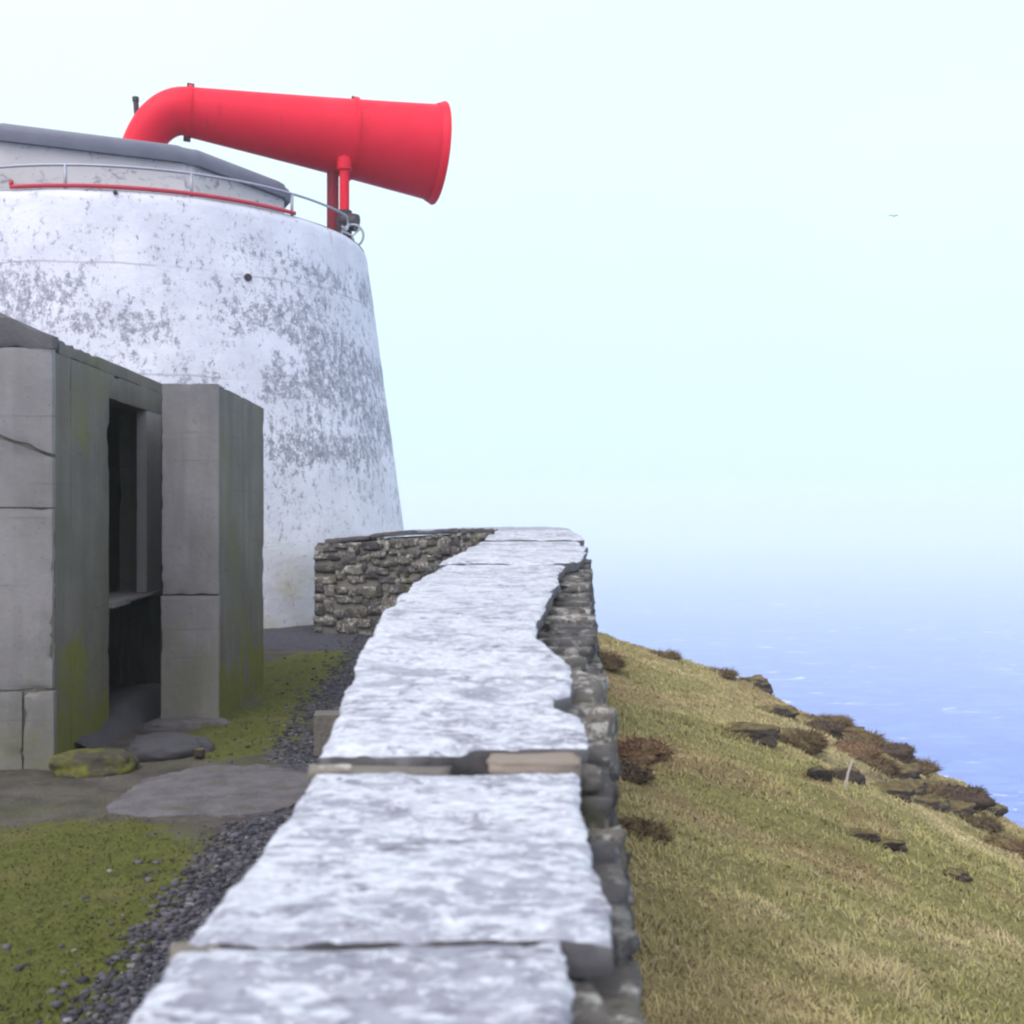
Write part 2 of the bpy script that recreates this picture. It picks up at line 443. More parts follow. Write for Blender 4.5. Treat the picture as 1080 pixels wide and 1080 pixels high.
M = dict(
    tower=m_tower(), house=m_house(), roof=m_roof(), red=m_red(),
    red_old=m_plain('faded_red_paint', (.42, .035, .06), (.55, .06, .09), 7, .6),
    dark_red=m_plain('dark_red_paint', (.20, .012, .03), (.30, .02, .04), 7, .6),
    iron=m_plain('dark_iron', (.035, .03, .04), (.085, .07, .08), 12, .55, .004, .3),
    rail=m_plain('galvanised_rail', (.30, .32, .38), (.44, .46, .52), 10, .5, .002, .4),
    concrete=m_concrete('building_concrete', (.20, .197, .20), (.275, .27, .275), .25, .3),
    side=m_concrete('shaded_stained_concrete', (.128, .122, .110), (.185, .178, .163), .85, .5),  # real stains and moss, plus side-face shade put into the base colour
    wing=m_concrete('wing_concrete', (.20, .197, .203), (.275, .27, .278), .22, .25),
    dark_in=m_concrete('shaded_interior_concrete', (.032, .032, .034), (.052, .052, .055), 0, .6),  # near black: the shade inside the doorway is put into the colour
    jamb=m_concrete('lit_jamb_concrete', (.26, .255, .26), (.33, .325, .33), 0, .1),  # paler copy of the concrete, light on the jamb put into the colour
    felt=m_plain('weathered_felt', (.075, .075, .085), (.14, .138, .145), 7, .85, .015),
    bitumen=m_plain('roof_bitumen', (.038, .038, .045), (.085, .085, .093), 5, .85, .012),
    slab=m_lichen_slab(), rubble=m_rubble(), yard=m_courtyard(), hill=m_hill(), grass=m_grass(), sea=m_sea(),
    path=None,
    gravel=None, heather=m_heather(),
    wood=m_plain('weathered_wood', (.36, .33, .29), (.50, .47, .42), 9, .9),
    bird=m_plain('bird_plumage', (.03, .03, .035), (.06, .06, .07), 9, .8),
    mortar=m_plain('wall_mortar', (.10, .096, .085), (.20, .19, .165), 9, .95, .02),
)
def m_path():
    g = N('path_concrete')
    col = g.mix(g.step(g.noise(5, 7, .7), .3, .7), (.085, .08, .085), (.15, .142, .15))
    col = g.mix(g.math('MULTIPLY', g.step(g.noise(60, 4, .7), .58, .68), .6), col, (.24, .23, .24))
    col = g.mix(g.math('MULTIPLY', g.step(g.noise(3.2, 7, .7), .54, .66), .8), col, (.085, .082, .045))
    return g.done(col, .92, g.bump(g.noise(28, 7, .7), .012, .8), .2)
M['path'] = m_path()
def m_gravel():
    g = N('gravel_stone'); t = g.attr('tone')
    col = g.ramp(t, [(0, (.022, .023, .03)), (.6, (.07, .07, .085)), (.965, (.12, .12, .135)), (1, (.26, .26, .27))])
    return g.done(col, .85, g.bump(g.noise(60, 4), .004, .6), .3)
M['gravel'] = m_gravel()
def m_rock():
    g = N('hill_rock')
    col = g.mix(g.step(g.noise(3.5, 6, .65), .32, .68), (.052, .043, .040), (.125, .102, .086))
    nz = g.axis('Z', g.t.nodes.new('ShaderNodeNewGeometry').outputs['Normal'])
    turf = g.step(g.math('ADD', nz, g.math('MULTIPLY', g.math('SUBTRACT', g.noise(4.5, 6, .7), .5), 2.4)), .55, .9)
    tc_ = g.mix(g.step(g.noise(9, 6, .7), .35, .65), (.12, .095, .05), (.25, .205, .09))
    col = g.mix(turf, col, tc_)
    return g.done(col, .97, g.bump(g.noise(16, 8, .75), .06, 1.0), .1)
M['rock'] = m_rock()
def m_boulder():
    g = N('mossy_stone')
    mm = g.step(g.noise(5, 6, .65), .47, .62)
    col = g.mix(mm, (.065, .062, .05), g.mix(g.noise(22, 4), (.10, .105, .02), (.165, .17, .03)))
    return g.done(col, .95, g.bump(g.noise(20, 6, .7), .02, .9), .15)
M['boulder'] = m_boulder()

# ------------------------------------------------------------------ terrain
YE_X = np.array([-60, -14, -3, 0, 1.5, 4.1, 5.5, 6.7, 8.1, 9.5, 12, 20, 60])
YE_Y = np.array([30, 30, 29, 23.5, 22.0, 22.6, 20.8, 19.6, 18.0, 16.6, 14, 8, -10.])
def hill_z(X, Y, fine=True):
    P = xy(X, Y); x, y = P[:, 0], P[:, 1]
    xp = np.clip(x + .15, 0, 1e3)
    z = -.06 - .22*xp - .0225*np.minimum(xp, 14)**2
    ye = np.interp(x, YE_X, YE_Y)
    over = y - ye + .25*fbm(P, .5, 3, 5.)
    z = z - 1.15*np.where(over > 30, over, .8*np.log1p(np.exp(np.clip(over, -40, 40)/.8)))
    z = z - 1.0*np.clip(x - 13, 0, 200)
    z = z - 1.0*np.clip(-x - 20, 0, 200) - .6*np.clip(-y - 14, 0, 200)
    if fine:
        out = sstep(.3, 1.2, x - .0)
        z = z + out*(.17*fbm(P, .55, 4, 2.) + .085*fbm(P, 1.9, 4, 8., .6))
        rough = np.exp(-(((x - 6.0)/2.2)**2 + ((y - 17.8)/2.6)**2))
        z = z + rough*.26*fbm(P, 1.3, 3, 31.)
    return np.maximum(z, -80.6).reshape(np.shape(X))
def turf_color(P):
    a = fbm(P, .45, 4, 50.); b = fbm(P, 1.7, 4, 70.); c = fbm(P, .22, 3, 90.)
    green = np.array([.245, .228, .085]); straw = np.array([.335, .285, .130]); brown = np.array([.26, .185, .092]); pale = np.array([.41, .36, .20])
    t = sstep(-.30, .22, a + .6*b)[:, None]
    col = green*(1-t) + straw*t
    u = (sstep(.10, .45, b - .4*c)*.55)[:, None]; col = col*(1-u) + brown*u
    v = (sstep(.25, .6, c + .5*b)*.5)[:, None]; col = col*(1-v) + pale*v
    x, y = P[:, 0], P[:, 1]                              # peaty, heathery ground towards the cliff edge
    zone = np.exp(-(((x - 4.9)/1.6)**2 + ((y - 14.6)/2.6)**2)**1.5)
    h = (sstep(.02, .30, fbm(P, 1.5, 4, 120.) + .55*zone - .28)*zone*.8)[:, None]
    col = col*(1-h) + np.array([.085, .062, .045])*h
    near_wall = (sstep(1.6, .2, P[:, 0] - .04*P[:, 1])*sstep(.0, .3, a + .35)*.3)[:, None]
    return col*(1-near_wall) + brown*near_wall

def axis_vals(lo, hi, a, b, st, coarse):
    return np.unique(np.round(np.concatenate([np.arange(lo, a, coarse), np.arange(a, b, st), np.arange(b, hi + coarse, coarse)]), 4))
gx = axis_vals(-130, 110, -1.4, 13, .09, 6.); gy = axis_vals(-100, 110, 1.5, 25, .10, 6.)
X, Y = np.meshgrid(gx, gy, indexing='ij'); Z = hill_z(X, Y)
V = np.stack([X.ravel(), Y.ravel(), Z.ravel()], 1); ny = len(gy)
I, J = np.meshgrid(np.arange(len(gx)-1), np.arange(ny-1), indexing='ij'); I, J = I.ravel(), J.ravel()
F = np.stack([I*ny+J, (I+1)*ny+J, (I+1)*ny+J+1, I*ny+J+1], 1)
me = np_mesh('hillside', V, F); set_attr(me, 'turf', turf_color(V*[1, 1, 0]))
tag(link('hillside', me, M['hill']), kind='structure')

# sea
SEA = -80.0
bm = bmesh.new()
bmesh.ops.create_circle(bm, cap_ends=True, radius=9000, segments=96)
for v in bm.verts: v.co.z = SEA
tag(from_bm('sea', bm, M['sea']), kind='structure')

# ------------------------------------------------------------------ the boundary wall: line of its inner and outer top edge
WD = np.array([-6, -2, 0, 1.33, 2.42, 3.6, 4.8, 6.5, 8.0, 9.0, 10.5, 12.0])
WL = np.array([-.46, -.46, -.46, -.454, -.424, -.455, -.49, -.44, -.36, -.30, -.22, -.15])      # inner edge
WR = np.array([.10, .10, .11, .13, .185, .25, .31, .42, .52, .57, .61, .63])                  # outer edge of the body
WZ = np.array([.98, .98, .98, 1.0, 1.045, 1.18, 1.24, 1.275, 1.315, 1.34, 1.375, 1.405])
inner = [(l, d) for l, d in zip(WL, WD)] + [(-.17, 12.8), (-.30, 13.6), (-.62, 14.25), (-1.1, 14.65), (-1.75, 14.9), (-2.62, 15.1)]
outer = [(r, d) for r, d in zip(WR, WD)] + [(.64, 13.3), (.50, 14.3), (.12, 15.1), (-.6, 15.65), (-1.6, 15.85), (-2.75, 16.0)]
wz = list(WZ) + [1.415, 1.415, 1.40, 1.37, 1.32, 1.23]
def resample(a, step):
    a = np.array(a, float); t = np.arange(len(a))
    tt = np.linspace(0, len(a)-1, len(a)*10)
    # smooth with a Catmull-Rom spline, then even spacing
    def cr(u):
        i = np.clip(np.floor(u).astype(int), 0, len(a)-2); f = (u-i)[:, None]
        p0 = a[np.clip(i-1, 0, None)]; p1 = a[i]; p2 = a[i+1]; p3 = a[np.clip(i+2, None, len(a)-1)]
        return .5*((2*p1) + (-p0+p2)*f + (2*p0-5*p1+4*p2-p3)*f**2 + (-p0+3*p1-3*p2+p3)*f**3)
    return cr(tt)
IN = resample(inner, 0); OUT = resample(outer, 0); ZT = resample(np.array(wz)[:, None], 0)[:, 0]
MID = (IN+OUT)/2
SL = np.concatenate([[0], np.cumsum(np.linalg.norm(np.diff(MID, axis=0), axis=1))])
def wall_at(s):
    """inner point, outer point, top height at arc length s"""
    f = lambda a: np.interp(s, SL, a)
    return (np.stack([f(IN[:, 0]), f(IN[:, 1])], -1), np.stack([f(OUT[:, 0]), f(OUT[:, 1])], -1), f(ZT))
def s_of_d(d):                              # straight stretch: arc length from distance
    k = MID[:, 1] <= 12.01
    return np.interp(d, MID[k][:, 1], SL[k])
S_END = SL[-1]

wall = empty('stone_wall', (.1, 6, 0))
tag(wall, 'low rubble stone wall topped with big white lichened flagstones, curving round to the tower', 'wall')
W0 = np.array([.1, 6, 0])
def at_wall(V): return V - W0

THK = .065
# core
ss = np.linspace(0, S_END, 120); a, b, zt = wall_at(ss); zt = zt - THK - .03
V, F = [], []
for i in range(len(ss)):
    o = b[i]-a[i]; o = o/np.linalg.norm(o)
    pts = [(*(a[i]+o*.014), -.3), (*(a[i]+o*.014), zt[i]), (*(b[i]-o*.03), zt[i]), (*(b[i]+o*.05), -1.2)]
    V += pts
for i in range(len(ss)-1):
    for k in range(3):
        F.append((4*i+k, 4*i+k+1, 4*i+4+k+1, 4*i+4+k))
F.append((0, 1, 2, 3)); F.append(tuple(4*(len(ss)-1)+k for k in (3, 2, 1, 0)))
core = link('mortar_core', np_mesh('mortar_core', at_wall(np.array(V, float)), F), M['mortar'], wall, False)
# stones of both faces, and the rough top seen where the flags are broken off
parts, tone = [], []
def lay(sgn):
    z0 = -.08 if sgn < 0 else -.95
    zc = z0
    while zc < 1.42:
        h = rnd.uniform(.10, .20); s = rnd.uniform(0, .2)
        if sgn < 0 and zc < .0: pass
        while s < S_END - .1:
            L = rnd.uniform(.06, .28); L = L if s + L < S_END - .16 else S_END - .03 - s
            a, b, zt = wall_at(np.array([s + L/2])); a2, b2, _ = wall_at(np.array([s + L/2 + .05]))
            top = zt[0] - THK - .005
            z1 = min(zc + h, top)
            if z1 - zc > .045:
                p = (a if sgn < 0 else b)[0]; q = (a2 if sgn < 0 else b2)[0]
                o = (b-a)[0]; o = o/np.linalg.norm(o)
                rot = math.atan2(q[1]-p[1], q[0]-p[0]) + rnd.gauss(0, .05)
                bat = (.0 if sgn < 0 else .075*(1 - zc/1.3))
                c = p + o*(.070 if sgn < 0 else bat - .075) + o*rnd.uniform(-.014, .014)
                hh = (z1 - zc)*rnd.uniform(.5, 1.3); dzj = rnd.uniform(-.055, .055)
                if zc + dzj + hh > top: hh = min(hh, top - zc); dzj = min(0, dzj)
                V, F = stone((c[0], c[1], (zc+z1)/2 + dzj), (L*(rnd.uniform(.85, 1.06) if s + L < S_END - .35 else .96), .17, hh), rot, rnd.uniform(0, 90), 5, (rnd.uniform(.25, .6) if sgn < 0 else rnd.uniform(.06, .3)), .36)
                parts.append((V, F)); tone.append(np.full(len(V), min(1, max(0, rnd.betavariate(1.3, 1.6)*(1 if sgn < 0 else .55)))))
            s += L
        zc += h*.97
lay(-1); lay(1)
for k in range(560):                                        # hearting on top
    s = rnd.uniform(3, S_END - .1); a, b, zt = wall_at(np.array([s])); t = rnd.uniform(.08, .92)
    p = a[0]*(1-t) + b[0]*t; sz = rnd.uniform(.07, .2)
    V, F = stone((p[0], p[1], zt[0] - THK - .035), (sz, sz*rnd.uniform(.6, 1), .06), rnd.uniform(0, 3), rnd.uniform(0, 90), 3, .4, .2)
    parts.append((V, F)); tone.append(np.full(len(V), rnd.uniform(.0, .5)))
V, F = join(parts)
me = np_mesh('rubble_face', at_wall(V), F); set_attr(me, 'tone', np.concatenate(tone))
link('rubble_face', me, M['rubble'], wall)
print('rubble', len(V))

def coping(s0, s1, right, left=None, dz=0.0, tone=.3, seed=0., thick=THK, res=.010, skew0=0., skew1=0.):
    """one flagstone; right / left give the inset of its edges from the wall's own edges as lists (fraction, metres)"""
    L = s1 - s0
    nu = int(np.clip(L/res, 12, 170)); nv = int(np.clip(.6/res, 12, 64))
    u = np.linspace(0, 1, nu+1); v = np.linspace(0, 1, nv+1)
    U, W = np.meshgrid(u, v, indexing='ij')
    # cross-cut ends: wavering and skewed
    Q0 = np.stack([W.ravel()*2.1, np.full(W.size, seed), np.zeros(W.size)], 1)
    e0 = .018*fbm(Q0, 2.2, 4, seed) + skew0*(W.ravel()-.5); e1 = .018*fbm(Q0, 2.2, 4, seed+31) + skew1*(W.ravel()-.5)
    s = s0 + e0*(1-U.ravel()) + e1*U.ravel() + L*U.ravel()
    a, b, zt = wall_at(s)
    o = b - a; wd = np.linalg.norm(o, axis=1); o = o/wd[:, None]
    rp = np.array(right, float); lp = np.array(left or [(0, 0), (1, 0)], float)
    Qe = np.stack([s, np.full(len(s), seed), np.zeros(len(s))], 1)
    jag = .024*fbm(Qe, 6, 5, seed+4, .72); jagl = .020*fbm(Qe, 6, 5, seed+14, .7)
    ri = np.interp(U.ravel(), rp[:, 0], rp[:, 1]) + jag; li = np.interp(U.ravel(), lp[:, 0], lp[:, 1]) + jagl
    lo, hi = li, wd - ri
    t = lo + (hi - lo)*W.ravel()
    p = a + o*t[:, None]
    P2 = np.stack([p[:, 0], p[:, 1], np.full(len(s), seed)], 1)
    # laminated stone: thin flakes have come off in steps
    f = fbm(P2*[.8, 1.2, 1], 5.0, 5, seed, .55)*2.6
    fr = f - np.floor(f); fl = np.floor(f) + sstep(.42, .58, fr)
    crev_shade = np.exp(-((fr - .44)/.055)**2)*sstep(-.2, .35, fbm(P2, 3.1, 3, seed + 51))
    h = .0036*fl + .003*fbm(P2, 1.6, 3, seed+7) + .0014*fbm(P2, 34, 3, seed+9)
    er = np.minimum(np.minimum(W.ravel(), 1-W.ravel())*wd, np.minimum(U.ravel(), 1-U.ravel())*L)
    h = h - .012*np.exp(-er/.008)*(.5 + sstep(-.1, .4, fbm(P2, 8, 3, seed+61))) - .003*crev_shade
    top = np.stack([p[:, 0], p[:, 1], zt + dz + h], 1)
    bot = np.stack([p[:, 0], p[:, 1], zt + dz - thick + .006*fbm(P2, 3, 2, seed+3)], 1)
    n = nv + 1; idx = np.arange(len(s)).reshape(nu+1, n); B = len(s)
    F = [np.stack([idx[:-1, :-1].ravel(), idx[1:, :-1].ravel(), idx[1:, 1:].ravel(), idx[:-1, 1:].ravel()], 1)]
    ring = np.concatenate([idx[:, 0], idx[-1, 1:], idx[-2::-1, -1], idx[0, -2:0:-1]])
    # edge: two layers with the lower one set in, then the underside
    cen = p.mean(0)
    midr = top[ring].copy(); midr[:, 2] -= thick*.45
    Qm = np.stack([midr[:, 0], midr[:, 1], np.full(len(ring), seed+2.)], 1)
    dirn = midr[:, :2] - cen; dirn /= np.linalg.norm(dirn, axis=1)[:, None]
    midr[:, :2] += dirn*(.012*fbm(Qm, 9, 3, seed+22))[:, None]
    lowr = bot[ring].copy(); lowr[:, :2] -= dirn*(.012 + .012*fbm(Qm, 6, 3, seed+27))[:, None]
    V = np.vstack([top, midr, lowr]); m = len(ring); A0, A1 = B, B+m
    nx = np.roll(np.arange(m), -1); k = np.arange(m)
    F.append(np.stack([ring[nx], ring[k], A0+k, A0+nx], 1))
    F.append(np.stack([A0+nx, A0+k, A1+k, A1+nx], 1))
    F = np.vstack(F)
    me = np_mesh('coping_slab', at_wall(V), F)
    set_attr(me, 'tone', np.full(len(V), tone)); set_attr(me, 'crev_shade', np.concatenate([crev_shade, np.zeros(len(V) - B)]))
    o = link('coping_slab', me, M['slab'], wall)
    bm = bmesh.new(); bm.from_mesh(me); bmesh.ops.recalc_face_normals(bm, faces=bm.faces[:]); bm.to_mesh(me); bm.free()
    me.set_sharp_from_angle(angle=math.radians(38))
    return o

D = s_of_d
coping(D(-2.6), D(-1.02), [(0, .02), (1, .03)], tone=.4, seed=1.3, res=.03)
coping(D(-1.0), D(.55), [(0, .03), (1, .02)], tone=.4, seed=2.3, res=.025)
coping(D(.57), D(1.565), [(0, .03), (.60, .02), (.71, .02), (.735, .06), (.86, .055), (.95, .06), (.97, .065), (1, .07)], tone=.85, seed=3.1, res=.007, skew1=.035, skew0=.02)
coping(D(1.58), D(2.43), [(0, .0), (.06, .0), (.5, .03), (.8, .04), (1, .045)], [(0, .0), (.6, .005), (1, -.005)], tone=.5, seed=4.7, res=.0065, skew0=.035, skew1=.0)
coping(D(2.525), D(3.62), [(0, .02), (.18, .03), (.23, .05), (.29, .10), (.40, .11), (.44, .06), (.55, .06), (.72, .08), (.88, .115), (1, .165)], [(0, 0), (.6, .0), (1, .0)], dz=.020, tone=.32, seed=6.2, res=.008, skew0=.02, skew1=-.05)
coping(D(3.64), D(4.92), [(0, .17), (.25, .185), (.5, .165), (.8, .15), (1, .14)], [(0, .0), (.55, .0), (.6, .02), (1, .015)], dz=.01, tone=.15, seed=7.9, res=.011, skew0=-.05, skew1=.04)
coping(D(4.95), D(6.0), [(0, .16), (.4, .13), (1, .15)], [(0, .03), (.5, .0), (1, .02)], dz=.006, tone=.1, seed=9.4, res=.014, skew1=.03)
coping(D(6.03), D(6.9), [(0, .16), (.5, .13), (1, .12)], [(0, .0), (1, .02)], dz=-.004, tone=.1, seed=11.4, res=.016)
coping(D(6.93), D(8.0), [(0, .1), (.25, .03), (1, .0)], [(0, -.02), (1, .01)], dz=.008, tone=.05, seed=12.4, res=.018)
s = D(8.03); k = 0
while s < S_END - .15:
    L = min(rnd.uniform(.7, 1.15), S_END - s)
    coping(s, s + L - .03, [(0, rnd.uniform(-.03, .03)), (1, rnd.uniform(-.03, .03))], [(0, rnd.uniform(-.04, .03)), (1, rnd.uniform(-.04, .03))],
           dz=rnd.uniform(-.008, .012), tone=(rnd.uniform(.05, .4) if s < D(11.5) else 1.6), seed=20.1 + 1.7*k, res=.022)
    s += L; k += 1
# packing stones in the gap between two flags
def packing(d, t, size, rot, seed, mat, tone, dz=0., name='packing_stone', label=None):
    a, b, zt = wall_at(np.array([D(d)])); p = a[0]*(1-t) + b[0]*t
    V, F = stone((p[0], p[1], zt[0] + dz), size, rot, seed, 9, .14, .22)
    me = np_mesh(name, at_wall(V), F); set_attr(me, 'tone', np.full(len(V), tone))
    o = link(name, me, mat, wall)
    if label: o['label'] = label
m_tan = m_plain('tan_sandstone', (.18, .15, .125), (.27, .23, .19), 14, .92, .006)
packing(2.482, .77, (.19, .11, .036), .06, 5., m_tan, 0, -.004, label='flat tan stone packed into the gap between two flagstones')
packing(2.47, .30, (.22, .07, .045), -.04, 8., M['mortar'], .35, -.03)
packing(2.48, .05, (.09, .07, .045), .2, 9., M['rubble'], .9, -.028)
packing(2.48, .93, (.10, .07, .045), .2, 19., M['rubble'], .4, -.03)
packing(1.57, .02, (.07, .06, .05), .2, 29., M['rubble'], .8, -.03)

# ------------------------------------------------------------------ courtyard ground
def yard_masks(P):
    x, y = P[:, 0], P[:, 1]
    gl = np.interp(y, [0, 3.5, 5.3, 7.2, 9.1, 12, 14], [-1.26, -1.28, -1.33, -1.45, -1.62, -1.72, -1.88])
    grav = sstep(-.16, .16, x - gl)
    grav = np.maximum(grav, sstep(13.0, 13.5, y))
    def blob(cx, cy, rx, ry): return np.exp(-((((x-cx)/rx)**2 + ((y-cy)/ry)**2)**2))
    moss = np.maximum.reduce([blob(-2.15, 4.6, .95, 1.38), blob(-1.7, 3.4, .6, 1.5), blob(-3.4, 4.4, 1.2, 1.15), blob(-1.92, 8.4, .46, 1.2), blob(-2.05, 11.4, .65, 1.9), blob(-1.85, 9.8, .3, 1.0), blob(-2.3, 2.5, 1.0, 1.5)])
    moss = moss*(1 - .9*grav)
    moss = np.maximum(moss, .50*blob(-1.5, 8.6, .3, 1.6))
    return moss, grav
xs = np.concatenate([np.arange(-16, -4.5, .5), np.arange(-4.5, 1.0, .05)]); ys = np.concatenate([np.arange(-9, 2.5, .4), np.arange(2.5, 16.6, .06)])
X, Y = np.meshgrid(xs, ys, indexing='ij'); P = xy(X, Y)
a_in = np.interp(P[:, 1], MID[:120, 1], MID[:120, 0])
P[:, 0] = np.where(P[:, 1] < 12.5, np.minimum(P[:, 0], a_in), np.minimum(P[:, 0], .2))
moss, grav = yard_masks(P)
z = .022*fbm(P, .9, 4, 3.) + .008*fbm(P, 9, 3, 5.) + moss*(.022 + .018*fbm(P, 14, 3, 6.)) + .0
P[:, 2] = z
ny = len(ys); I, J = np.meshgrid(np.arange(len(xs)-1), np.arange(ny-1), indexing='ij'); I, J = I.ravel(), J.ravel()
F = np.stack([I*ny+J, (I+1)*ny+J, (I+1)*ny+J+1, I*ny+J+1], 1)
me = np_mesh('courtyard', P, F); set_attr(me, 'moss', moss); set_attr(me, 'gravel', grav)
tag(link('courtyard', me, M['yard']), kind='structure')
def yard_z(x, y):
    Q = np.stack([np.atleast_1d(x), np.atleast_1d(y), np.zeros(np.size(x))], 1)
    m, _ = yard_masks(Q)
    return .022*fbm(Q, .9, 4, 3.) + .008*fbm(Q, 9, 3, 5.) + m*(.022 + .018*fbm(Q, 14, 3, 6.))

# worn concrete patch of path
bm = bmesh.new(); n = 180; rings = [[], [], [], []]
tt = np.arange(n)*2*math.pi/n
rr = 1 + .30*fbm(np.stack([np.cos(tt), np.sin(tt), 0*tt], 1), 1.4, 5, 4., .62)
for k in range(n):
    for j, (q, z) in enumerate(((.55, .026), (.88, .024), (.985, .016), (1.01, -.03))):
        rings[j].append(bm.verts.new((-1.66 + .60*rr[k]*q*math.cos(tt[k]), 6.52 + .62*rr[k]*q*math.sin(tt[k]), z)))
bm.faces.new(rings[0])
for a_, b_ in zip(rings, rings[1:]):
    for k in range(n): bm.faces.new((a_[k], b_[k], b_[(k+1) % n], a_[(k+1) % n]))
tag(from_bm('path', bm, M['path']), kind='structure')

# gravel along the foot of the wall
parts, tn = [], []
base = [stone((0, 0, 0), (1, .8, .6), 0, 3.1*k, 2, .6, .25) for k in range(8)]
for k in range(17000):
    y = 2.6 + 12.2*R.random()**1.6; gl = np.interp(y, [0, 3.5, 5.3, 7.2, 9.1, 12, 14], [-1.26, -1.28, -1.33, -1.45, -1.62, -1.72, -1.88])
    x = gl - .12 + R.exponential(.0) + R.random()*(-.5 - gl)
    if R.random() < .05: x = gl - R.exponential(.16)
    if ((x+1.66)/.68)**2 + ((y-6.55)/.72)**2 < 1: continue
    V, F = base[k % 8]; sz = .008 + .018*R.random()**3
    c, s_ = math.cos(6.28*R.random()), math.sin(6.28*R.random()); c, s_ = c/math.hypot(c, s_), s_/math.hypot(c, s_)
    V = V*sz*1.5; V = np.stack([V[:, 0]*c - V[:, 1]*s_, V[:, 0]*s_ + V[:, 1]*c, V[:, 2]], 1)
    parts.append((V + [x, y, 0], F)); tn.append(np.full(len(V), R.random()))
V, F = join(parts)
cent = np.repeat(np.array([p[0].mean(0) for p in parts]), [len(p[0]) for p in parts], axis=0)
V[:, 2] += yard_z(cent[:, 0], cent[:, 1]) + .002
me = np_mesh('gravel', V, F); set_attr(me, 'tone', np.concatenate(tn))
tag(link('gravel', me, M['gravel']), 'dark grey gravel strewn along the foot of the stone wall', 'gravel', kind='stuff')

# ------------------------------------------------------------------ concrete building with its wing wall
B0 = (-2.85, 7.06, 0.0)
bld = empty('concrete_building', B0, math.radians(2.46))
tag(bld, 'flat roofed grey concrete building with a dark open doorway and streaks of green moss', 'building')
def blocks(name, boxes, mat, parent=bld, res=.06, amp=.004, chip=.018, thr=.25):
    V, F = join([rough_box(lo, hi, res, amp, chip, 3.7*i + len(name), thr) for i, (lo, hi) in enumerate(boxes)])
    me = np_mesh(name, V, F)
    o = link(name, me, mat, parent); me.set_sharp_from_angle(angle=math.radians(32)); return o
blocks('front_wall', [((-4.5, .0, -.1), (-.186, .06, .488)), ((-.180, .0, -.1), (.006, .06, .488)),
                      ((-4.5, .008, .495), (-.004, .06, 1.624)), ((-4.5, .004, 1.629), (-.002, .06, 2.05)),
                      ((-4.5, -.004, 2.068), (-.001, .06, 2.62))], M['concrete'], res=.035, chip=.018, thr=.12)
# the ragged crack that runs down to the corner, with a spalled ledge
for o in [c for c in C.objects if c.name == 'front_wall']:
    n = len(o.data.vertices); V = np.empty(n*3, np.float32); o.data.vertices.foreach_get('co', V); V = V.reshape(-1, 3)
    wgt = sstep(1.72, 2.04, V[:, 2])*sstep(2.45, 2.08, V[:, 2])
    Q = V*[1, 0, 0] + [0, 3, 0]
    V[:, 2] += wgt*(np.clip(-.36*(V[:, 0] + .30), -.11, .05) + .02*fbm(Q, 7, 4, 2.))
    ledge = np.exp(-((V[:, 2] - (2.05 + np.clip(-.36*(V[:, 0] + .30), -.11, .05)))/.03)**2)*(V[:, 1] < .03)*(V[:, 2] < 2.06 + np.clip(-.36*(V[:, 0] + .30), -.11, .05))
    V[:, 1] -= .022*ledge*(.5 + fbm(Q, 4, 3, 8.))
    o.data.vertices.foreach_set('co', V.ravel()); o.data.update()
V, F = rough_box((-4.45, .022, .0), (-.012, .34, 2.58), .2, 0, .0)
link('wall_core', np_mesh('wall_core', V, F), M['mortar'], bld, False)
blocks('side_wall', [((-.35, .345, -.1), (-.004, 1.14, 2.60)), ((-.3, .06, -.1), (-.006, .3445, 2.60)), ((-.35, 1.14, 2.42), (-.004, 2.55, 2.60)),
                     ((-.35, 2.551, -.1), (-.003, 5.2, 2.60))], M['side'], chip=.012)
blocks('rear_wall', [((-4.5, 4.9, -.1), (-.351, 5.2, 2.6)), ((-4.5, .351, -.1), (-4.15, 4.9, 2.6))], M['concrete'], res=.25)
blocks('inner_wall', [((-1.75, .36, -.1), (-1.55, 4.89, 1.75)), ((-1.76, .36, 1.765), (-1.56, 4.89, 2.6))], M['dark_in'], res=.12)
blocks('door_jamb', [((-.085, 2.115, .95), (-.003, 2.5505, 2.4195))], M['jamb'], chip=.01)
blocks('jamb_lining', [((-.348, 2.525, -.1), (-.012, 2.5505, .904))], M['dark_in'], res=.12, chip=.004)  # thin dark sheet added over the jamb to paint the doorway's shade
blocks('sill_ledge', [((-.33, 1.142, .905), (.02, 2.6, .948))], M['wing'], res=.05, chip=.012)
# roof: a flat slab; a bituminous upstand climbs to the left along its front
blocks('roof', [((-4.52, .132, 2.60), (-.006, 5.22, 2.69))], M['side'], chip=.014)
V, F = rough_box((-4.5, -.012, 2.615), (.006, .13, 2.70), .04, .006, .03, 5., .1)
V[:, 2] += np.where(V[:, 2] > 2.66, np.clip(-V[:, 0] - .02, 0, 1.0)*.46, 0)
me = np_mesh('roof_upstand', V, F); link('roof_upstand', me, M['felt'], bld); me.set_sharp_from_angle(angle=math.radians(32))
# wing wall screening the door
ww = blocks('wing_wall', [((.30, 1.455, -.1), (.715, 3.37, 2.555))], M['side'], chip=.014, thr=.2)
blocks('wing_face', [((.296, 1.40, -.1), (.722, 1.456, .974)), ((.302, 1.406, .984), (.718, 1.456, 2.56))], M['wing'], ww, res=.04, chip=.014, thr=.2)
V, F = stone((.50, 1.42, .0), (.62, .30, .12), .05, 4., 10, .7, .25)
link('footing_stone', np_mesh('footing_stone', V, F), M['path'], bld)
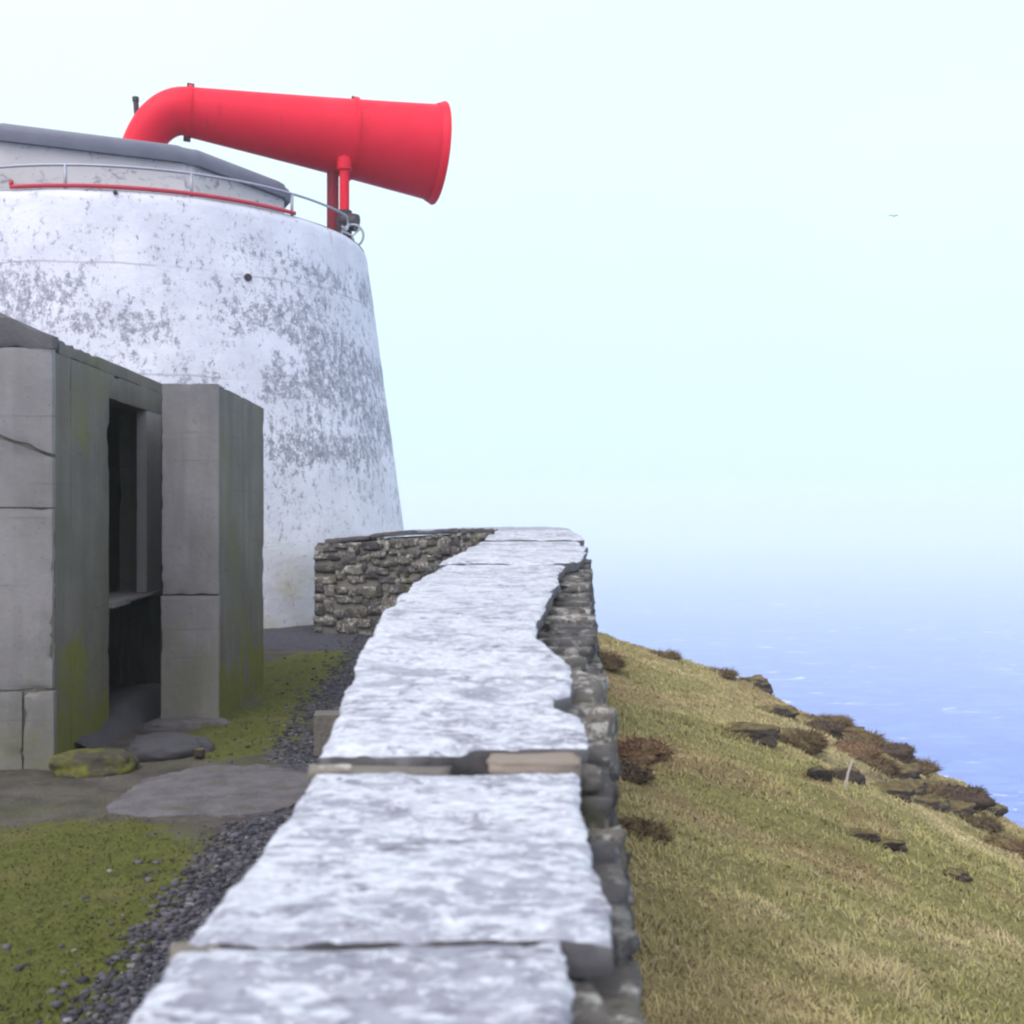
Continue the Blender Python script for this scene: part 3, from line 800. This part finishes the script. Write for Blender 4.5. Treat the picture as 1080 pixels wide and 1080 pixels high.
# trodden earth inside the doorway
n = 24; X, Y = np.meshgrid(np.linspace(-1.54, .25, n), np.linspace(.4, 4.8, n*2), indexing='ij'); P = xy(X, Y)
P[:, 2] = .05 + .10*fbm(P, 2.2, 4, 3.) + .12*np.exp(-((P[:, 0]+.1)/.4)**2 - ((P[:, 1]-2.1)/.6)**2) - .25*sstep(.05, .25, P[:, 0])
I, J = np.meshgrid(np.arange(n-1), np.arange(2*n-1), indexing='ij'); I, J = I.ravel(), J.ravel()
F = np.stack([I*2*n+J, (I+1)*2*n+J, (I+1)*2*n+J+1, I*2*n+J+1], 1)
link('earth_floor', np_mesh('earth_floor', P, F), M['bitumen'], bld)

# loose stones by the building and wall
def loose(name, c, size, rot, seed, mat, label, cat, n=8, sq=.4, rough=.16, group=None):
    V, F = stone((0, 0, 0), size, rot, seed, n, sq, rough)
    me = np_mesh(name, V, F); set_attr(me, 'tone', np.full(len(V), .4))
    o = link(name, me, mat); o.location = c
    return tag(o, label, cat, group)
loose('mossy_boulder', (-2.60, 7.02, .035), (.44, .32, .19), .3, 3., M['boulder'], 'mossy rounded boulder at the right corner of the concrete building', 'boulder', 14, .8, .32)
loose('flat_stone', (-2.28, 7.55, .035), (.50, .40, .15), .3, 6.7, M['bitumen'], 'dark flat stone lying before the open doorway', 'stone', 12, .75, .28)
V, F = rough_box((-.11, -.1, -.05), (.11, .1, .27), .03, .004, .02, 2.)
me = np_mesh('kerb_block', V, F); o = link('kerb_block', me, M['mortar']); o.location = (-1.20, 7.55, 0); o.rotation_euler = (0, 0, .1)
me.set_sharp_from_angle(angle=math.radians(32))
tag(o, 'small squared stone block standing on the gravel against the boundary wall', 'block')
loose('pebble', (-2.02, 7.35, .045), (.07, .06, .06), .2, 16., M['rock'], 'small dark pebble lying beyond the grey patch of path', 'pebble', 4)

# ------------------------------------------------------------------ foghorn tower
TX, TY = -6.15, 19.15
tower = empty('foghorn_tower', (TX, TY, 0))
tag(tower, 'round whitewashed tapering tower with flaking paint and a grey roofed house on top', 'tower')
RB, RT, HT = 4.47, 3.68, 6.01
seg, rows = 220, 90
V, F = [], []
zz = np.linspace(-.3, HT, rows)
th = np.linspace(0, 2*math.pi, seg, endpoint=False)
TH, ZZ = np.meshgrid(th, zz)
rr = RB + (RT-RB)*np.clip(ZZ/HT, -.1, 1)
rr = rr + np.where(ZZ < 5.9, 0, -.05*((ZZ-5.9)/.11)**2)
Q = np.stack([rr.ravel()*np.cos(TH.ravel()), rr.ravel()*np.sin(TH.ravel()), ZZ.ravel()], 1)
disp = .022*fbm(Q, .7, 4, 2.) + .008*fbm(Q, 5, 3, 6.)
Q[:, :2] *= (1 + disp/np.hypot(Q[:, 0], Q[:, 1]))[:, None]
idx = np.arange(rows*seg).reshape(rows, seg)
F = np.stack([idx[:-1].ravel(), np.roll(idx[:-1], -1, 1).ravel(), np.roll(idx[1:], -1, 1).ravel(), idx[1:].ravel()], 1)
link('tower_wall', np_mesh('tower_wall', Q, F), M['tower'], tower)
bm = bmesh.new(); bmesh.ops.create_circle(bm, cap_ends=True, radius=RT - .03, segments=120)
for v in bm.verts: v.co.z = HT - .006
from_bm('deck', bm, M['path'], tower)
# weep hole
def on_tower(px, z, r_out=0.0):
    """point of the tower's surface on a given bearing (a ratio x/y seen from the wall)"""
    r = RB + (RT-RB)*z/HT + r_out
    u = Vector((px, 1.0)).normalized(); c = Vector((TX, TY)); bq = u.dot(c)
    d = bq - math.sqrt(max(0, bq*bq - (c.length_squared - r*r)))
    p = u*d; return Vector((p.x, p.y, z))
p = on_tower(-.2325, 4.93); n_ = Vector((p.x-TX, p.y-TY, 0)).normalized()
bm = bmesh.new()
tube(bm, [p - Vector((TX, TY, 0)) - n_*.05, p - Vector((TX, TY, 0)) + n_*.035], .055, 16)
from_bm('weep_pipe', bm, M['iron'], tower, angle=40)
# house on the top
HP = [(-4.82, 17.0), (-3.75, 18.95), (-4.9, 21.6), (-8.3, 21.4), (-9.25, 18.2), (-7.35, 15.88)]
HP = [(x-TX, y-TY) for x, y in HP]
def inset(poly, d):
    c = Vector((sum(p[0] for p in poly)/len(poly), sum(p[1] for p in poly)/len(poly)))
    return [tuple(c + (Vector(p)-c)*(1 + d/(Vector(p)-c).length)) for p in poly]
def prism(bm, poly, z0, z1, poly1=None):
    a = [bm.verts.new((x, y, z0)) for x, y in poly]; b = [bm.verts.new((x, y, z1)) for x, y in (poly1 or poly)]
    n = len(a); bm.faces.new(a[::-1]); bm.faces.new(b)
    for k in range(n): bm.faces.new((a[k], a[(k+1) % n], b[(k+1) % n], b[k]))
bm = bmesh.new(); prism(bm, inset(HP, -.03), HT - .02, 6.90)
bmesh.ops.bevel(bm, geom=[e for e in bm.edges if abs(e.verts[0].co.z - e.verts[1].co.z) > .5], offset=.06, segments=2, affect='EDGES')
house = from_bm('engine_house', bm, M['house'], tower)
bm = bmesh.new()
levels = [(.02, 6.80), (.09, 6.795), (.105, 6.86), (.10, 6.94), (.06, 7.02), (-.02, 7.065), (-.5, 7.15), (-1.4, 7.22)]
rings = [[bm.verts.new((x, y, z)) for x, y in inset(HP, d)] for d, z in levels]
for a, b in zip(rings, rings[1:]):
    for k in range(len(a)): bm.faces.new((a[k], a[(k+1) % len(a)], b[(k+1) % len(a)], b[k]))
bm.faces.new(rings[0][::-1]); bm.faces.new(rings[-1])
bmesh.ops.bevel(bm, geom=[e for e in bm.edges if e.verts[0].co.z != e.verts[1].co.z], offset=.16, segments=3, affect='EDGES')
roof = from_bm('roof', bm, M['roof'], house, angle=40)
# handrail round the rim: pale rail on stubs, red pipe below, its curled end
def arc(r, a0, a1, z, n=60, z1=None):
    return [(r*math.cos(a0+(a1-a0)*k/n), r*math.sin(a0+(a1-a0)*k/n), z + ((z1 or z)-z)*k/n) for k in range(n+1)]
def ang(px):
    p = on_tower(px, HT); return math.atan2(p.y-TY, p.x-TX)
bm = bmesh.new()
pts = arc(RT - .06, ang(-.60), ang(-.144), HT + .33, 60)
e = Vector(pts[-1]); tdir = (Vector(pts[-1]) - Vector(pts[-2])).normalized()
for k in range(1, 13):
    t = k/12*math.pi*1.25; e2 = e + tdir*(.12*math.sin(t)) + Vector((0, 0, -.12*(1-math.cos(t)))); pts.append(tuple(e2))
tube(bm, pts, .02, 8)
hand = from_bm('handrail', bm, M['rail'], tower, smooth=True)
for px in (-.48, -.394, -.281, -.191):
    a0 = ang(px); bm = bmesh.new()
    tube(bm, [((RT-.06)*math.cos(a0), (RT-.06)*math.sin(a0), HT-.02), ((RT-.06)*math.cos(a0), (RT-.06)*math.sin(a0), HT+.33)], .024, 8)
    from_bm('rail_post', bm, M['rail'], hand, smooth=True)
bm = bmesh.new()
pts = arc(RT - .02, ang(-.441), ang(-.19), HT + .035, 50)
q = Vector(pts[0]); pts = [(q.x, q.y, q.z+.09), (q.x, q.y, q.z+.03)] + pts
tube(bm, pts, .032, 8)
from_bm('red_pipe', bm, M['red_old'], tower, smooth=True)
a0 = ang(-.3485); bm = bmesh.new()
tube(bm, [((RT-.1)*math.cos(a0), (RT-.1)*math.sin(a0), HT-.045), ((RT+.05)*math.cos(a0), (RT+.05)*math.sin(a0), HT-.05)], .03, 8)
from_bm('drain_spout', bm, M['iron'], tower, smooth=True)

# ------------------------------------------------------------------ the foghorn
PC = Vector((-6.28, 19.1, 7.12))                      # where the pipe leaves the roof
A = Vector((-5.48, 19.22, 8.36))                      # throat, after the elbow
E_ = Vector((-1.36, 20.52, 8.07))                     # middle of the bell mouth
ax = (E_-A).normalized(); LEN = (E_-A).length
horn = empty('foghorn', PC)
tag(horn, 'huge bright red foghorn trumpet with an elbow pipe on top of the white tower', 'foghorn')
def lathe_axis(bm, prof, seg=64, o=A):
    q = ax.to_track_quat('Z', 'Y').to_matrix(); rings = []
    for t, r in prof:
        rings.append([bm.verts.new(o - PC + q @ Vector((r*math.cos(2*math.pi*k/seg), r*math.sin(2*math.pi*k/seg), t))) for k in range(seg)])
    for a, b in zip(rings, rings[1:]):
        for k in range(seg): bm.faces.new((a[k], a[(k+1) % seg], b[(k+1) % seg], b[k]))
r0, r1 = .405, .845
def rad(t): u = t/LEN; return r0 + (r1-r0)*(.93*u + .07*u**3)
bm = bmesh.new()
outp = [(LEN*k/24, rad(LEN*k/24)) for k in range(25)]
inn = [(LEN*k/24, rad(LEN*k/24) - .02) for k in range(24, -1, -1)]
lathe_axis(bm, outp + inn); from_bm('horn_body', bm, M['red'], horn, angle=40)
bm = bmesh.new()
lathe_axis(bm, [(LEN-.10, rad(LEN)+.004), (LEN-.03, r1+.035), (LEN+.02, r1+.062), (LEN+.045, r1+.055), (LEN+.04, r1+.02), (LEN-.02, r1-.01)])
from_bm('bell_lip', bm, M['red'], horn, angle=60)
for t in (.02, 2.80):
    bm = bmesh.new(); r = rad(t)
    lathe_axis(bm, [(t-.035, r-.005), (t-.035, r+.032), (t+.035, r+.032), (t+.035, r-.005)])
    fl = from_bm('flange', bm, M['red'], horn, angle=30)
    for k in ((1, 5) if t < 1 else (1,)):              # lugs, above and below
        q = ax.to_track_quat('Z', 'Y').to_matrix()
        up = Vector((0, 0, 1 if k == 1 else -1)); up = (up - ax*up.dot(ax)).normalized()
        c = A - PC + ax*t + up*(r+.05)
        bm = bmesh.new(); tube(bm, [c - ax*.06, c + ax*.06], .035 if k == 1 else .05, 10)
        from_bm('bolt', bm, M['iron'], fl, angle=40)
# elbow: from upright to the throat
pts, rs = [], []
P0, P1, P2, P3 = Vector((-.10, 0, -.1)), Vector((-.05, -.0, .74)), A - PC - ax*.44 + Vector((0, 0, .0)), A - PC
for k in range(25):
    t = k/24; pts.append(P0*(1-t)**3 + P1*3*t*(1-t)**2 + P2*3*t*t*(1-t) + P3*t**3); rs.append(.285 + (r0-.285)*t**1.15)
pts.append(A - PC + ax*.06); rs.append(r0)
bm = bmesh.new(); tube(bm, pts, rs, 40); from_bm('elbow_pipe', bm, M['red'], horn, angle=40)
bm = bmesh.new()
tube(bm, [(.0, .02, .80), (-.045, .02, 1.42)], .046, 10); tube(bm, [(-.042, .02, 1.38), (-.047, .02, 1.45)], .058, 10)
from_bm('vent_pipe', bm, M['iron'], horn, angle=40)
# supports on the tower's rim
def on_axis(ratio):                                   # along the horn, at a bearing x/y
    t = (ratio*A.y - A.x)/(ax.x - ratio*ax.y); return t, A + ax*t
t, c = on_axis(-.1575); zb = HT
bm = bmesh.new(); tube(bm, [(c.x-PC.x, c.y-PC.y, zb-PC.z), (c.x-PC.x, c.y-PC.y, c.z-PC.z-rad(t)+.06)], .105, 16)
bmesh.ops.create_cube(bm, size=1, matrix=Matrix.Translation((c.x-PC.x, c.y-PC.y, zb-PC.z+.03)) @ Matrix.Diagonal((.4, .4, .06, 1)))
from_bm('support_post', bm, M['dark_red'], horn, angle=40)
t, c = on_axis(-.1432)
c = c - Vector((0.02, .42, 0))
bm = bmesh.new(); zt_ = c.z - .42
tube(bm, [(c.x-PC.x, c.y-PC.y, zb-PC.z+.75), (c.x-PC.x, c.y-PC.y, zt_-PC.z)], .085, 16)
tube(bm, [(c.x-PC.x, c.y-PC.y, zt_-PC.z-.26), (c.x-PC.x, c.y-PC.y, zt_-PC.z-.05)], .125, 16)
sp = from_bm('support_post', bm, M['red'], horn, angle=40)
bm = bmesh.new()
tube(bm, [(c.x-PC.x, c.y-PC.y, zb-PC.z), (c.x-PC.x, c.y-PC.y, zb-PC.z+.78)], .13, 14)
tube(bm, [(c.x-PC.x-.02, c.y-PC.y, zb-PC.z+.62), (c.x-PC.x+.22, c.y-PC.y-.05, zb-PC.z+.56)], .15, 14)
tube(bm, [(c.x-PC.x-.16, c.y-PC.y, zb-PC.z+.2), (c.x-PC.x+.16, c.y-PC.y, zb-PC.z+.2)], .13, 14)
br = from_bm('bracket', bm, M['iron'], sp, angle=40)
bm = bmesh.new(); cw = Vector((c.x-PC.x+.17, c.y-PC.y-.22, zb-PC.z+.30))
ring_pts = [cw + Vector((.19*math.cos(2*math.pi*k/28), -.03*math.cos(2*math.pi*k/28), .19*math.sin(2*math.pi*k/28))) for k in range(29)]
tube(bm, ring_pts, .022, 8, cap=False)
for k in range(3): tube(bm, [cw, ring_pts[3 + 9*k]], .014, 6)
from_bm('handwheel', bm, M['rail'], sp, angle=40)

# ------------------------------------------------------------------ hillside things
def ground(x, y): return float(hill_z(np.array([[x]]), np.array([[y]]))[0, 0])
COLLAR = []
def embed(name, x, y, size, rot, seed, mat, label, cat, group=None, sink=.25, tone=None, n=14, rough=.35, sq=.5):
    size = (size[0], size[1], size[2]*.78)
    V, F = stone((0, 0, 0), size, rot, seed, n, sq, rough)
    V = V*(1 + .30*fbm(V/np.array(size) + seed, 2.6, 4, seed, .6)[:, None])
    me = np_mesh(name, V, F)
    if tone is not None: set_attr(me, 'tone', np.clip(tone + .25*fbm(V, 5, 2, seed), 0, 1))
    o = link(name, me, mat); o.location = (x, y, ground(x, y) + size[2]*(.5 - sink - .15)); COLLAR.append((x, y, size, rot))
    return tag(o, label, cat, group)
def clump(name, x, y, size, rot, seed, tone, label, cat, group=None, nb=500, L=.075, droop=.5, lean=.0):
    """a low bushy plant: an uneven mound with short stems standing out of it, one mesh"""
    size = (size[0], size[1], size[2]*.75)
    V, F = stone((0, 0, 0), size, rot, seed, 8, .8, .45)
    F = np.vstack([F[:, [0, 1, 2]], F[:, [0, 2, 3]]])
    g = np.random.default_rng(int(seed*10))
    top = np.where(V[:, 2] > -size[2]*.25)[0]
    nb = nb*3; k = g.choice(top, nb); base = V[k]*g.uniform(.85, 1.0, (nb, 1)) + g.normal(0, .012, (nb, 3))
    d = base/np.array(size)*2 + g.normal(0, .45, (nb, 3)); d[:, 2] = np.abs(d[:, 2])*.7 + .1; d[:, :2] += g.normal(0, .8, (nb, 2)) + [-.5, .25]
    d /= np.linalg.norm(d, axis=1)[:, None]
    l = L*g.uniform(.5, 1.3, nb)[:, None]
    sd_ = np.cross(d, g.normal(0, 1, (nb, 3))); sd_ /= np.linalg.norm(sd_, axis=1)[:, None]
    wv = (.004 + .005*g.random((nb, 1)))
    BV = np.stack([base - sd_*wv, base + sd_*wv, base + d*l - [0, 0, 1]*l*droop*.3], 1).reshape(-1, 3)
    BF = np.arange(3*nb).reshape(nb, 3) + len(V)
    tn = np.concatenate([np.full(len(V), tone*.8), np.repeat(np.clip(tone + g.normal(0, .16, nb), 0, 1), 3)])
    me = np_mesh(name, np.vstack([V, BV]), np.vstack([F, BF])); set_attr(me, 'tone', tn)
    o = link(name, me, M['heather'], None, False)
    o.location = (x, y, ground(x, y) + size[2]*.04)
    return tag(o, label, cat, group)
RG, HG = 'dark rocks on the grassy slope', 'heather and tussocks on the grassy slope'
embed('hillside_rock', 4.25, 19.9, (.45, .4, .34), .3, 3.1, M['rock'], 'dark rock perched on the skyline of the slope, highest of the rocks', 'rock', RG, .2)
embed('peat_bank', 2.50, 12.15, (.60, .45, .22), -.12, 5.2, M['rock'], 'long dark overhanging peat bank at the upper left of the broken ground', 'peat bank', None, .2, n=16)
embed('hillside_rock', 3.18, 13.3, (.40, .34, .20), .5, 8.7, M['rock'], 'low dark rock just right of the long peat bank', 'rock', RG, .3)
embed('hillside_rock', 3.80, 16.6, (.62, .4, .22), -.1, 9.9, M['rock'], 'blackish flat rock behind the long peat bank, higher up the slope', 'rock', RG, .3)
embed('hillside_rock', 2.90, 10.75, (.20, .2, .24), .1, 12.4, M['rock'], 'dark rock left of the leaning stake', 'rock', RG, .3)
embed('hillside_rock', 3.30, 11.15, (.27, .25, .26), .7, 14.4, M['rock'], 'dark rock right of the leaning stake', 'rock', RG, .3)
for (x, y, sz, r, sd0, lb) in [
    (4.90, 14.5, (.55, .42, .26), .3, 21.3, 'uppermost dark rock of the cluster below the cliff edge'),
    (4.54, 13.1, (.46, .40, .22), 1.1, 23.9, 'broad dark rock in the middle of the cluster below the cliff edge'),
    (3.72, 11.3, (.52, .36, .20), -.2, 26.1, 'long dark rock at the lower left of the cluster below the cliff edge'),
    (4.60, 12.5, (.38, .30, .24), .5, 28.8, 'black lowest rock of the cluster below the cliff edge'),
    (5.10, 13.2, (.42, .34, .20), .2, 30.7, 'dark rock at the right end of the cluster below the cliff edge'),
    (5.40, 14.7, (.50, .34, .22), -.3, 33.5, 'dark rock between the rock cluster and the cliff edge'),
    (5.98, 15.7, (.36, .3, .22), .4, 36.2, 'dark rock on the cliff edge above the rock cluster'),
    (6.62, 15.8, (.40, .34, .22), .1, 38.6, 'dark rock low down on the cliff edge, nearest the right side of the photo'),
    (6.12, 15.3, (.34, .3, .2), .8, 41.6, 'small dark rock on the cliff edge, second from the right'),
    (4.98, 16.9, (.5, .32, .2), -.3, 44.6, 'flat dark rock on the cliff edge above the reddish heather'),
    (2.56, 8.5, (.34, .16, .10), -.05, 47.1, 'low greyish rock in open grass below the leaning stake'),
    (2.81, 8.56, (.26, .14, .09), .2, 49.9, 'small greyish rock at the right end of the low line in open grass'),
    (3.28, 8.4, (.17, .13, .09), .2, 52.9, 'isolated small dark rock far down in the grass')]:
    embed('hillside_rock', x, y, sz, r, sd0, M['rock'], lb, 'rock', RG, .32)
clump('heather_clump', 4.25, 14.1, (.55, .5, .36), .1, 61.3, .95, 'reddish brown heather clump on the slope above the leaning stake', 'heather', HG, 700)
clump('grass_tussock', 3.32, 13.2, (.50, .45, .32), .3, 63.3, .62, 'tawny rounded tussock right of the long peat bank', 'tussock', HG, 600, .14)
clump('heather_clump', 4.20, 15.5, (.6, .45, .26), .5, 64.9, .2, 'dark low heather clump left of the reddish one', 'heather', HG, 500)
clump('heather_clump', 5.3, 16.0, (.7, .5, .30), .2, 66.1, .3, 'dark brown heather clump right of the reddish one', 'heather', HG, 600)
clump('grass_tussock', 4.47, 13.9, (.42, .36, .30), .2, 68.1, .58, 'olive tussock above the rock cluster', 'tussock', HG, 400, .13)
clump('grass_tussock', 4.95, 13.6, (.34, .3, .24), .9, 70.1, .66, 'small straw coloured tussock among the clustered rocks', 'tussock', HG, 350, .12)
clump('heather_clump', 5.5, 14.4, (.8, .5, .34), -.4, 72.1, .25, 'wide dark heather clump behind the rock cluster', 'heather', HG, 700)
clump('grass_tussock', 5.05, 11.4, (.50, .45, .38), .2, 74.1, .72, 'large brown tussock at the right border below the cliff edge', 'tussock', HG, 600, .14)
clump('grass_tussock', 5.15, 12.6, (.4, .34, .2), .4, 75.1, .5, 'low olive tussock between the rock cluster and the large brown tussock', 'tussock', HG, 350, .12)
clump('heather_clump', .98, 8.95, (.44, .5, .15), .2, 76.1, .97, 'reddish brown heather clump close beside the outer face of the stone wall', 'heather', HG, 450, .055)
clump('heather_clump', .78, 8.1, (.34, .5, .10), .2, 78.1, .42, 'dark heather clump at the foot of the stone wall, nearer than the reddish one', 'heather', HG, 400, .05)
clump('grass_tussock', 1.22, 15.0, (.4, .5, .24), .2, 79.1, .6, 'brown tussock beside the far end of the wall where it begins to curve', 'tussock', HG, 500, .13)
clump('heather_clump', .74, 6.6, (.24, .32, .08), .2, 81.1, .60, 'small brown heather clump along the wall, nearest of them to the camera', 'heather', HG, 350, .06)
for k, (x, y) in enumerate([(4.7, 17.2), (5.55, 15.9), (5.0, 16.3), (3.6, 19.7), (2.6, 19.6)]):
    clump('grass_tussock', x, y, (.7, .5, .15 if k < 3 else .09), .4*k, 90.1 + 2*k, .62, ['tussock on the skyline above the long peat bank', 'tussock on the cliff edge right of the flat dark rock', 'tussock on the cliff edge left of the flat dark rock', 'tussock on the skyline left of the highest rock', 'faint tussock on the skyline nearest the wall'][k], 'tussock', HG, 450, .13)
# leaning stake
bm = bmesh.new(); sx, sy = 3.12, 10.72; sz = ground(sx, sy)
tube(bm, [(0, 0, -.15), (.05, .02, .12), (.10, .035, .25)], [.014, .013, .011], 8)
o = from_bm('stake', bm, M['wood'], None, angle=40); o.location = (sx, sy, sz)
tag(o, 'short pale wooden stake leaning to the right between two dark rocks on the slope', 'stake')

# grass of the slope
def blades(n, seed, wmul=1.0):
    g = np.random.default_rng(seed)
    y = 2.2 + 21*g.random(n)**1.35
    xw = np.interp(y, OUT[:200, 1], OUT[:200, 0]) + .10
    xw = np.where(y > 12, .75, xw)
    x = xw + (np.maximum(.47*y + .9 - xw, .2))*g.random(n)
    P = np.stack([x, y, np.zeros(n)], 1)
    keep = y < np.interp(x, YE_X, YE_Y) + .8
    Q = []
    for (cx, cy, sz_, rt) in COLLAR:                     # longer grass where the mower and the sheep cannot reach
        m_ = int(520*(sz_[0] + sz_[1])); t_ = 6.283*g.random(m_); q_ = g.uniform(.36, .66, m_)
        ex, ey = sz_[0]*q_*np.cos(t_), sz_[1]*q_*np.sin(t_)
        Q.append(np.stack([cx + ex*math.cos(rt) - ey*math.sin(rt), cy + ex*math.sin(rt) + ey*math.cos(rt), np.zeros(m_)], 1))
    Q = np.vstack(Q)
    nc = len(Q); P = np.vstack([P[keep], Q]); n = len(P); x, y = P[:, 0], P[:, 1]
    P[:, 2] = hill_z(x, y)
    cl = fbm(P*[1, 1, 0], 3.2, 3, 12.); tall = sstep(.0, .5, cl + .6*fbm(P*[1, 1, 0], .8, 2, 33.))
    L = (.024 + .038*g.random(n))*(1 + 1.1*tall)
    L[-nc:] *= 1.5
    a = 2.2 + 1.3*g.normal(0, 1, n); tilt = np.clip(g.normal(1.12, .28, n), .1, 1.5)   # laid over by the wind
    d = np.stack([np.cos(a)*np.sin(tilt), np.sin(a)*np.sin(tilt), np.cos(tilt)], 1)
    sd_ = np.stack([-np.sin(a), np.cos(a), np.zeros(n)], 1)
    wv = ((.0016 + .0016*g.random(n))*(.7 + y/9.)*wmul)[:, None]
    mid = P + d*(L*.55)[:, None]; tip = P + d*L[:, None]; tip[:, 2] -= L*.18
    V = np.stack([P - sd_*wv - [0, 0, .01], P + sd_*wv - [0, 0, .01], mid + sd_*wv*.8, mid - sd_*wv*.8, tip, tip], 1)
    V = V[:, :5].reshape(-1, 3)
    i = np.arange(n)[:, None]*5
    F = np.vstack([i + [0, 1, 2], i + [0, 2, 3], i + [3, 2, 4]])
    base = turf_color(P*[1, 1, 0])*g.uniform(.6, 1.35, (n, 1))*(1 + .45*fbm(P*[1, 1, 0], 4.5, 3, 140.))[:, None]
    dry = (g.random(n) < .22)[:, None]; base = np.where(dry, base*.4 + np.array([.42, .36, .21])*.6, base)
    return V, F, np.repeat(base, 5, axis=0)
V, F, colr = blades(170000, 3)
me = np_mesh('grass', V, F); set_attr(me, 'turf', colr)
tag(link('grass', me, M['grass'], None, False), 'rough windblown olive and straw coloured grass on the slope', 'grass', kind='stuff')

# moss tufts give the courtyard moss its pile
g = np.random.default_rng(5); n = 26000
y = 2.6 + 10.5*g.random(n)**1.3; x = -.45*y - .2 + (.45*y - 1.0)*g.random(n)
P = np.stack([x, y, np.zeros(n)], 1); m, _ = yard_masks(P)
P = P[(g.random(n) < sstep(.42, .75, m + .5*fbm(P, 6, 4, 9.)))]; n = len(P); P[:, 2] = yard_z(P[:, 0], P[:, 1])
keep = ~(((P[:, 0]+1.66)/.68)**2 + ((P[:, 1]-6.55)/.72)**2 < 1) & ~((P[:, 0] < -2.15 - .04*(P[:, 1]-8.4)) & (P[:, 1] > 8.35)) & ~((P[:, 0] < -2.8) & (P[:, 1] > 6.95))
P = P[keep]; n = len(P)
a = 6.283*g.random(n); d = np.stack([np.cos(a)*1.3, np.sin(a)*1.3, np.ones(n)], 1); L = (.006 + .010*g.random(n))[:, None]
sd_ = np.stack([-np.sin(a), np.cos(a), 0*a], 1)*.004
V = np.stack([P - sd_, P + sd_, P + d*L], 1).reshape(-1, 3)
me = np_mesh('moss', V, np.arange(3*n).reshape(n, 3))
mc = np.array([.092, .104, .023])*g.uniform(.8, 1.25, (n, 1)); set_attr(me, 'turf', np.repeat(mc, 3, axis=0))
tag(link('moss', me, M['grass'], None, False), 'green moss covering the damp courtyard ground', 'moss', kind='stuff')

# far off seabird
bm = bmesh.new()
rg = tube(bm, [(-.22, 0, 0), (-.12, 0, .015), (0, 0, .02), (.12, 0, .01), (.2, 0, .02), (.26, 0, .01)], [.012, .05, .065, .05, .035, .006], 10)
for s_ in (-1, 1):
    a = [bm.verts.new(p) for p in ((.07, s_*.03, .04), (-.06, s_*.03, .04), (-.09, s_*.28, .12), (-.10, s_*.55, .06), (.02, s_*.50, .07), (.07, s_*.26, .13))]
    b = [bm.verts.new(v.co + Vector((0, 0, -.012))) for v in a]
    bm.faces.new(a); bm.faces.new(b[::-1])
    for k in range(6): bm.faces.new((a[k], b[k], b[(k+1) % 6], a[(k+1) % 6]))
o = from_bm('seabird', bm, M['bird'], None, angle=50); o.location = (30.2, 90, 25.0); o.rotation_euler = (.15, 0, .9); o.scale = (.75,)*3
tag(o, 'tiny dark seabird flying far off in the pale sky', 'bird')

# sea haze: one closed box of even air round everything
bm = bmesh.new(); bmesh.ops.create_cube(bm, size=1)
for v in bm.verts:
    v.co = Vector((v.co.x*19000, v.co.y*19000, -81.2 if v.co.z < 0 else 27.5))
hz = bpy.data.materials.new('sea_haze'); hz.use_nodes = True; t = hz.node_tree
t.nodes.remove(t.nodes['Principled BSDF'])
pv = t.nodes.new('ShaderNodeVolumePrincipled'); pv.inputs['Density'].default_value = .0015
pv.inputs['Density Attribute'].default_value = ''; pv.inputs['Color'].default_value = (.90, 1.0, .99, 1)
t.links.new(pv.outputs[0], t.nodes['Material Output'].inputs['Volume'])
tag(from_bm('haze', bm, hz), 'pale sea haze', 'haze', kind='stuff')
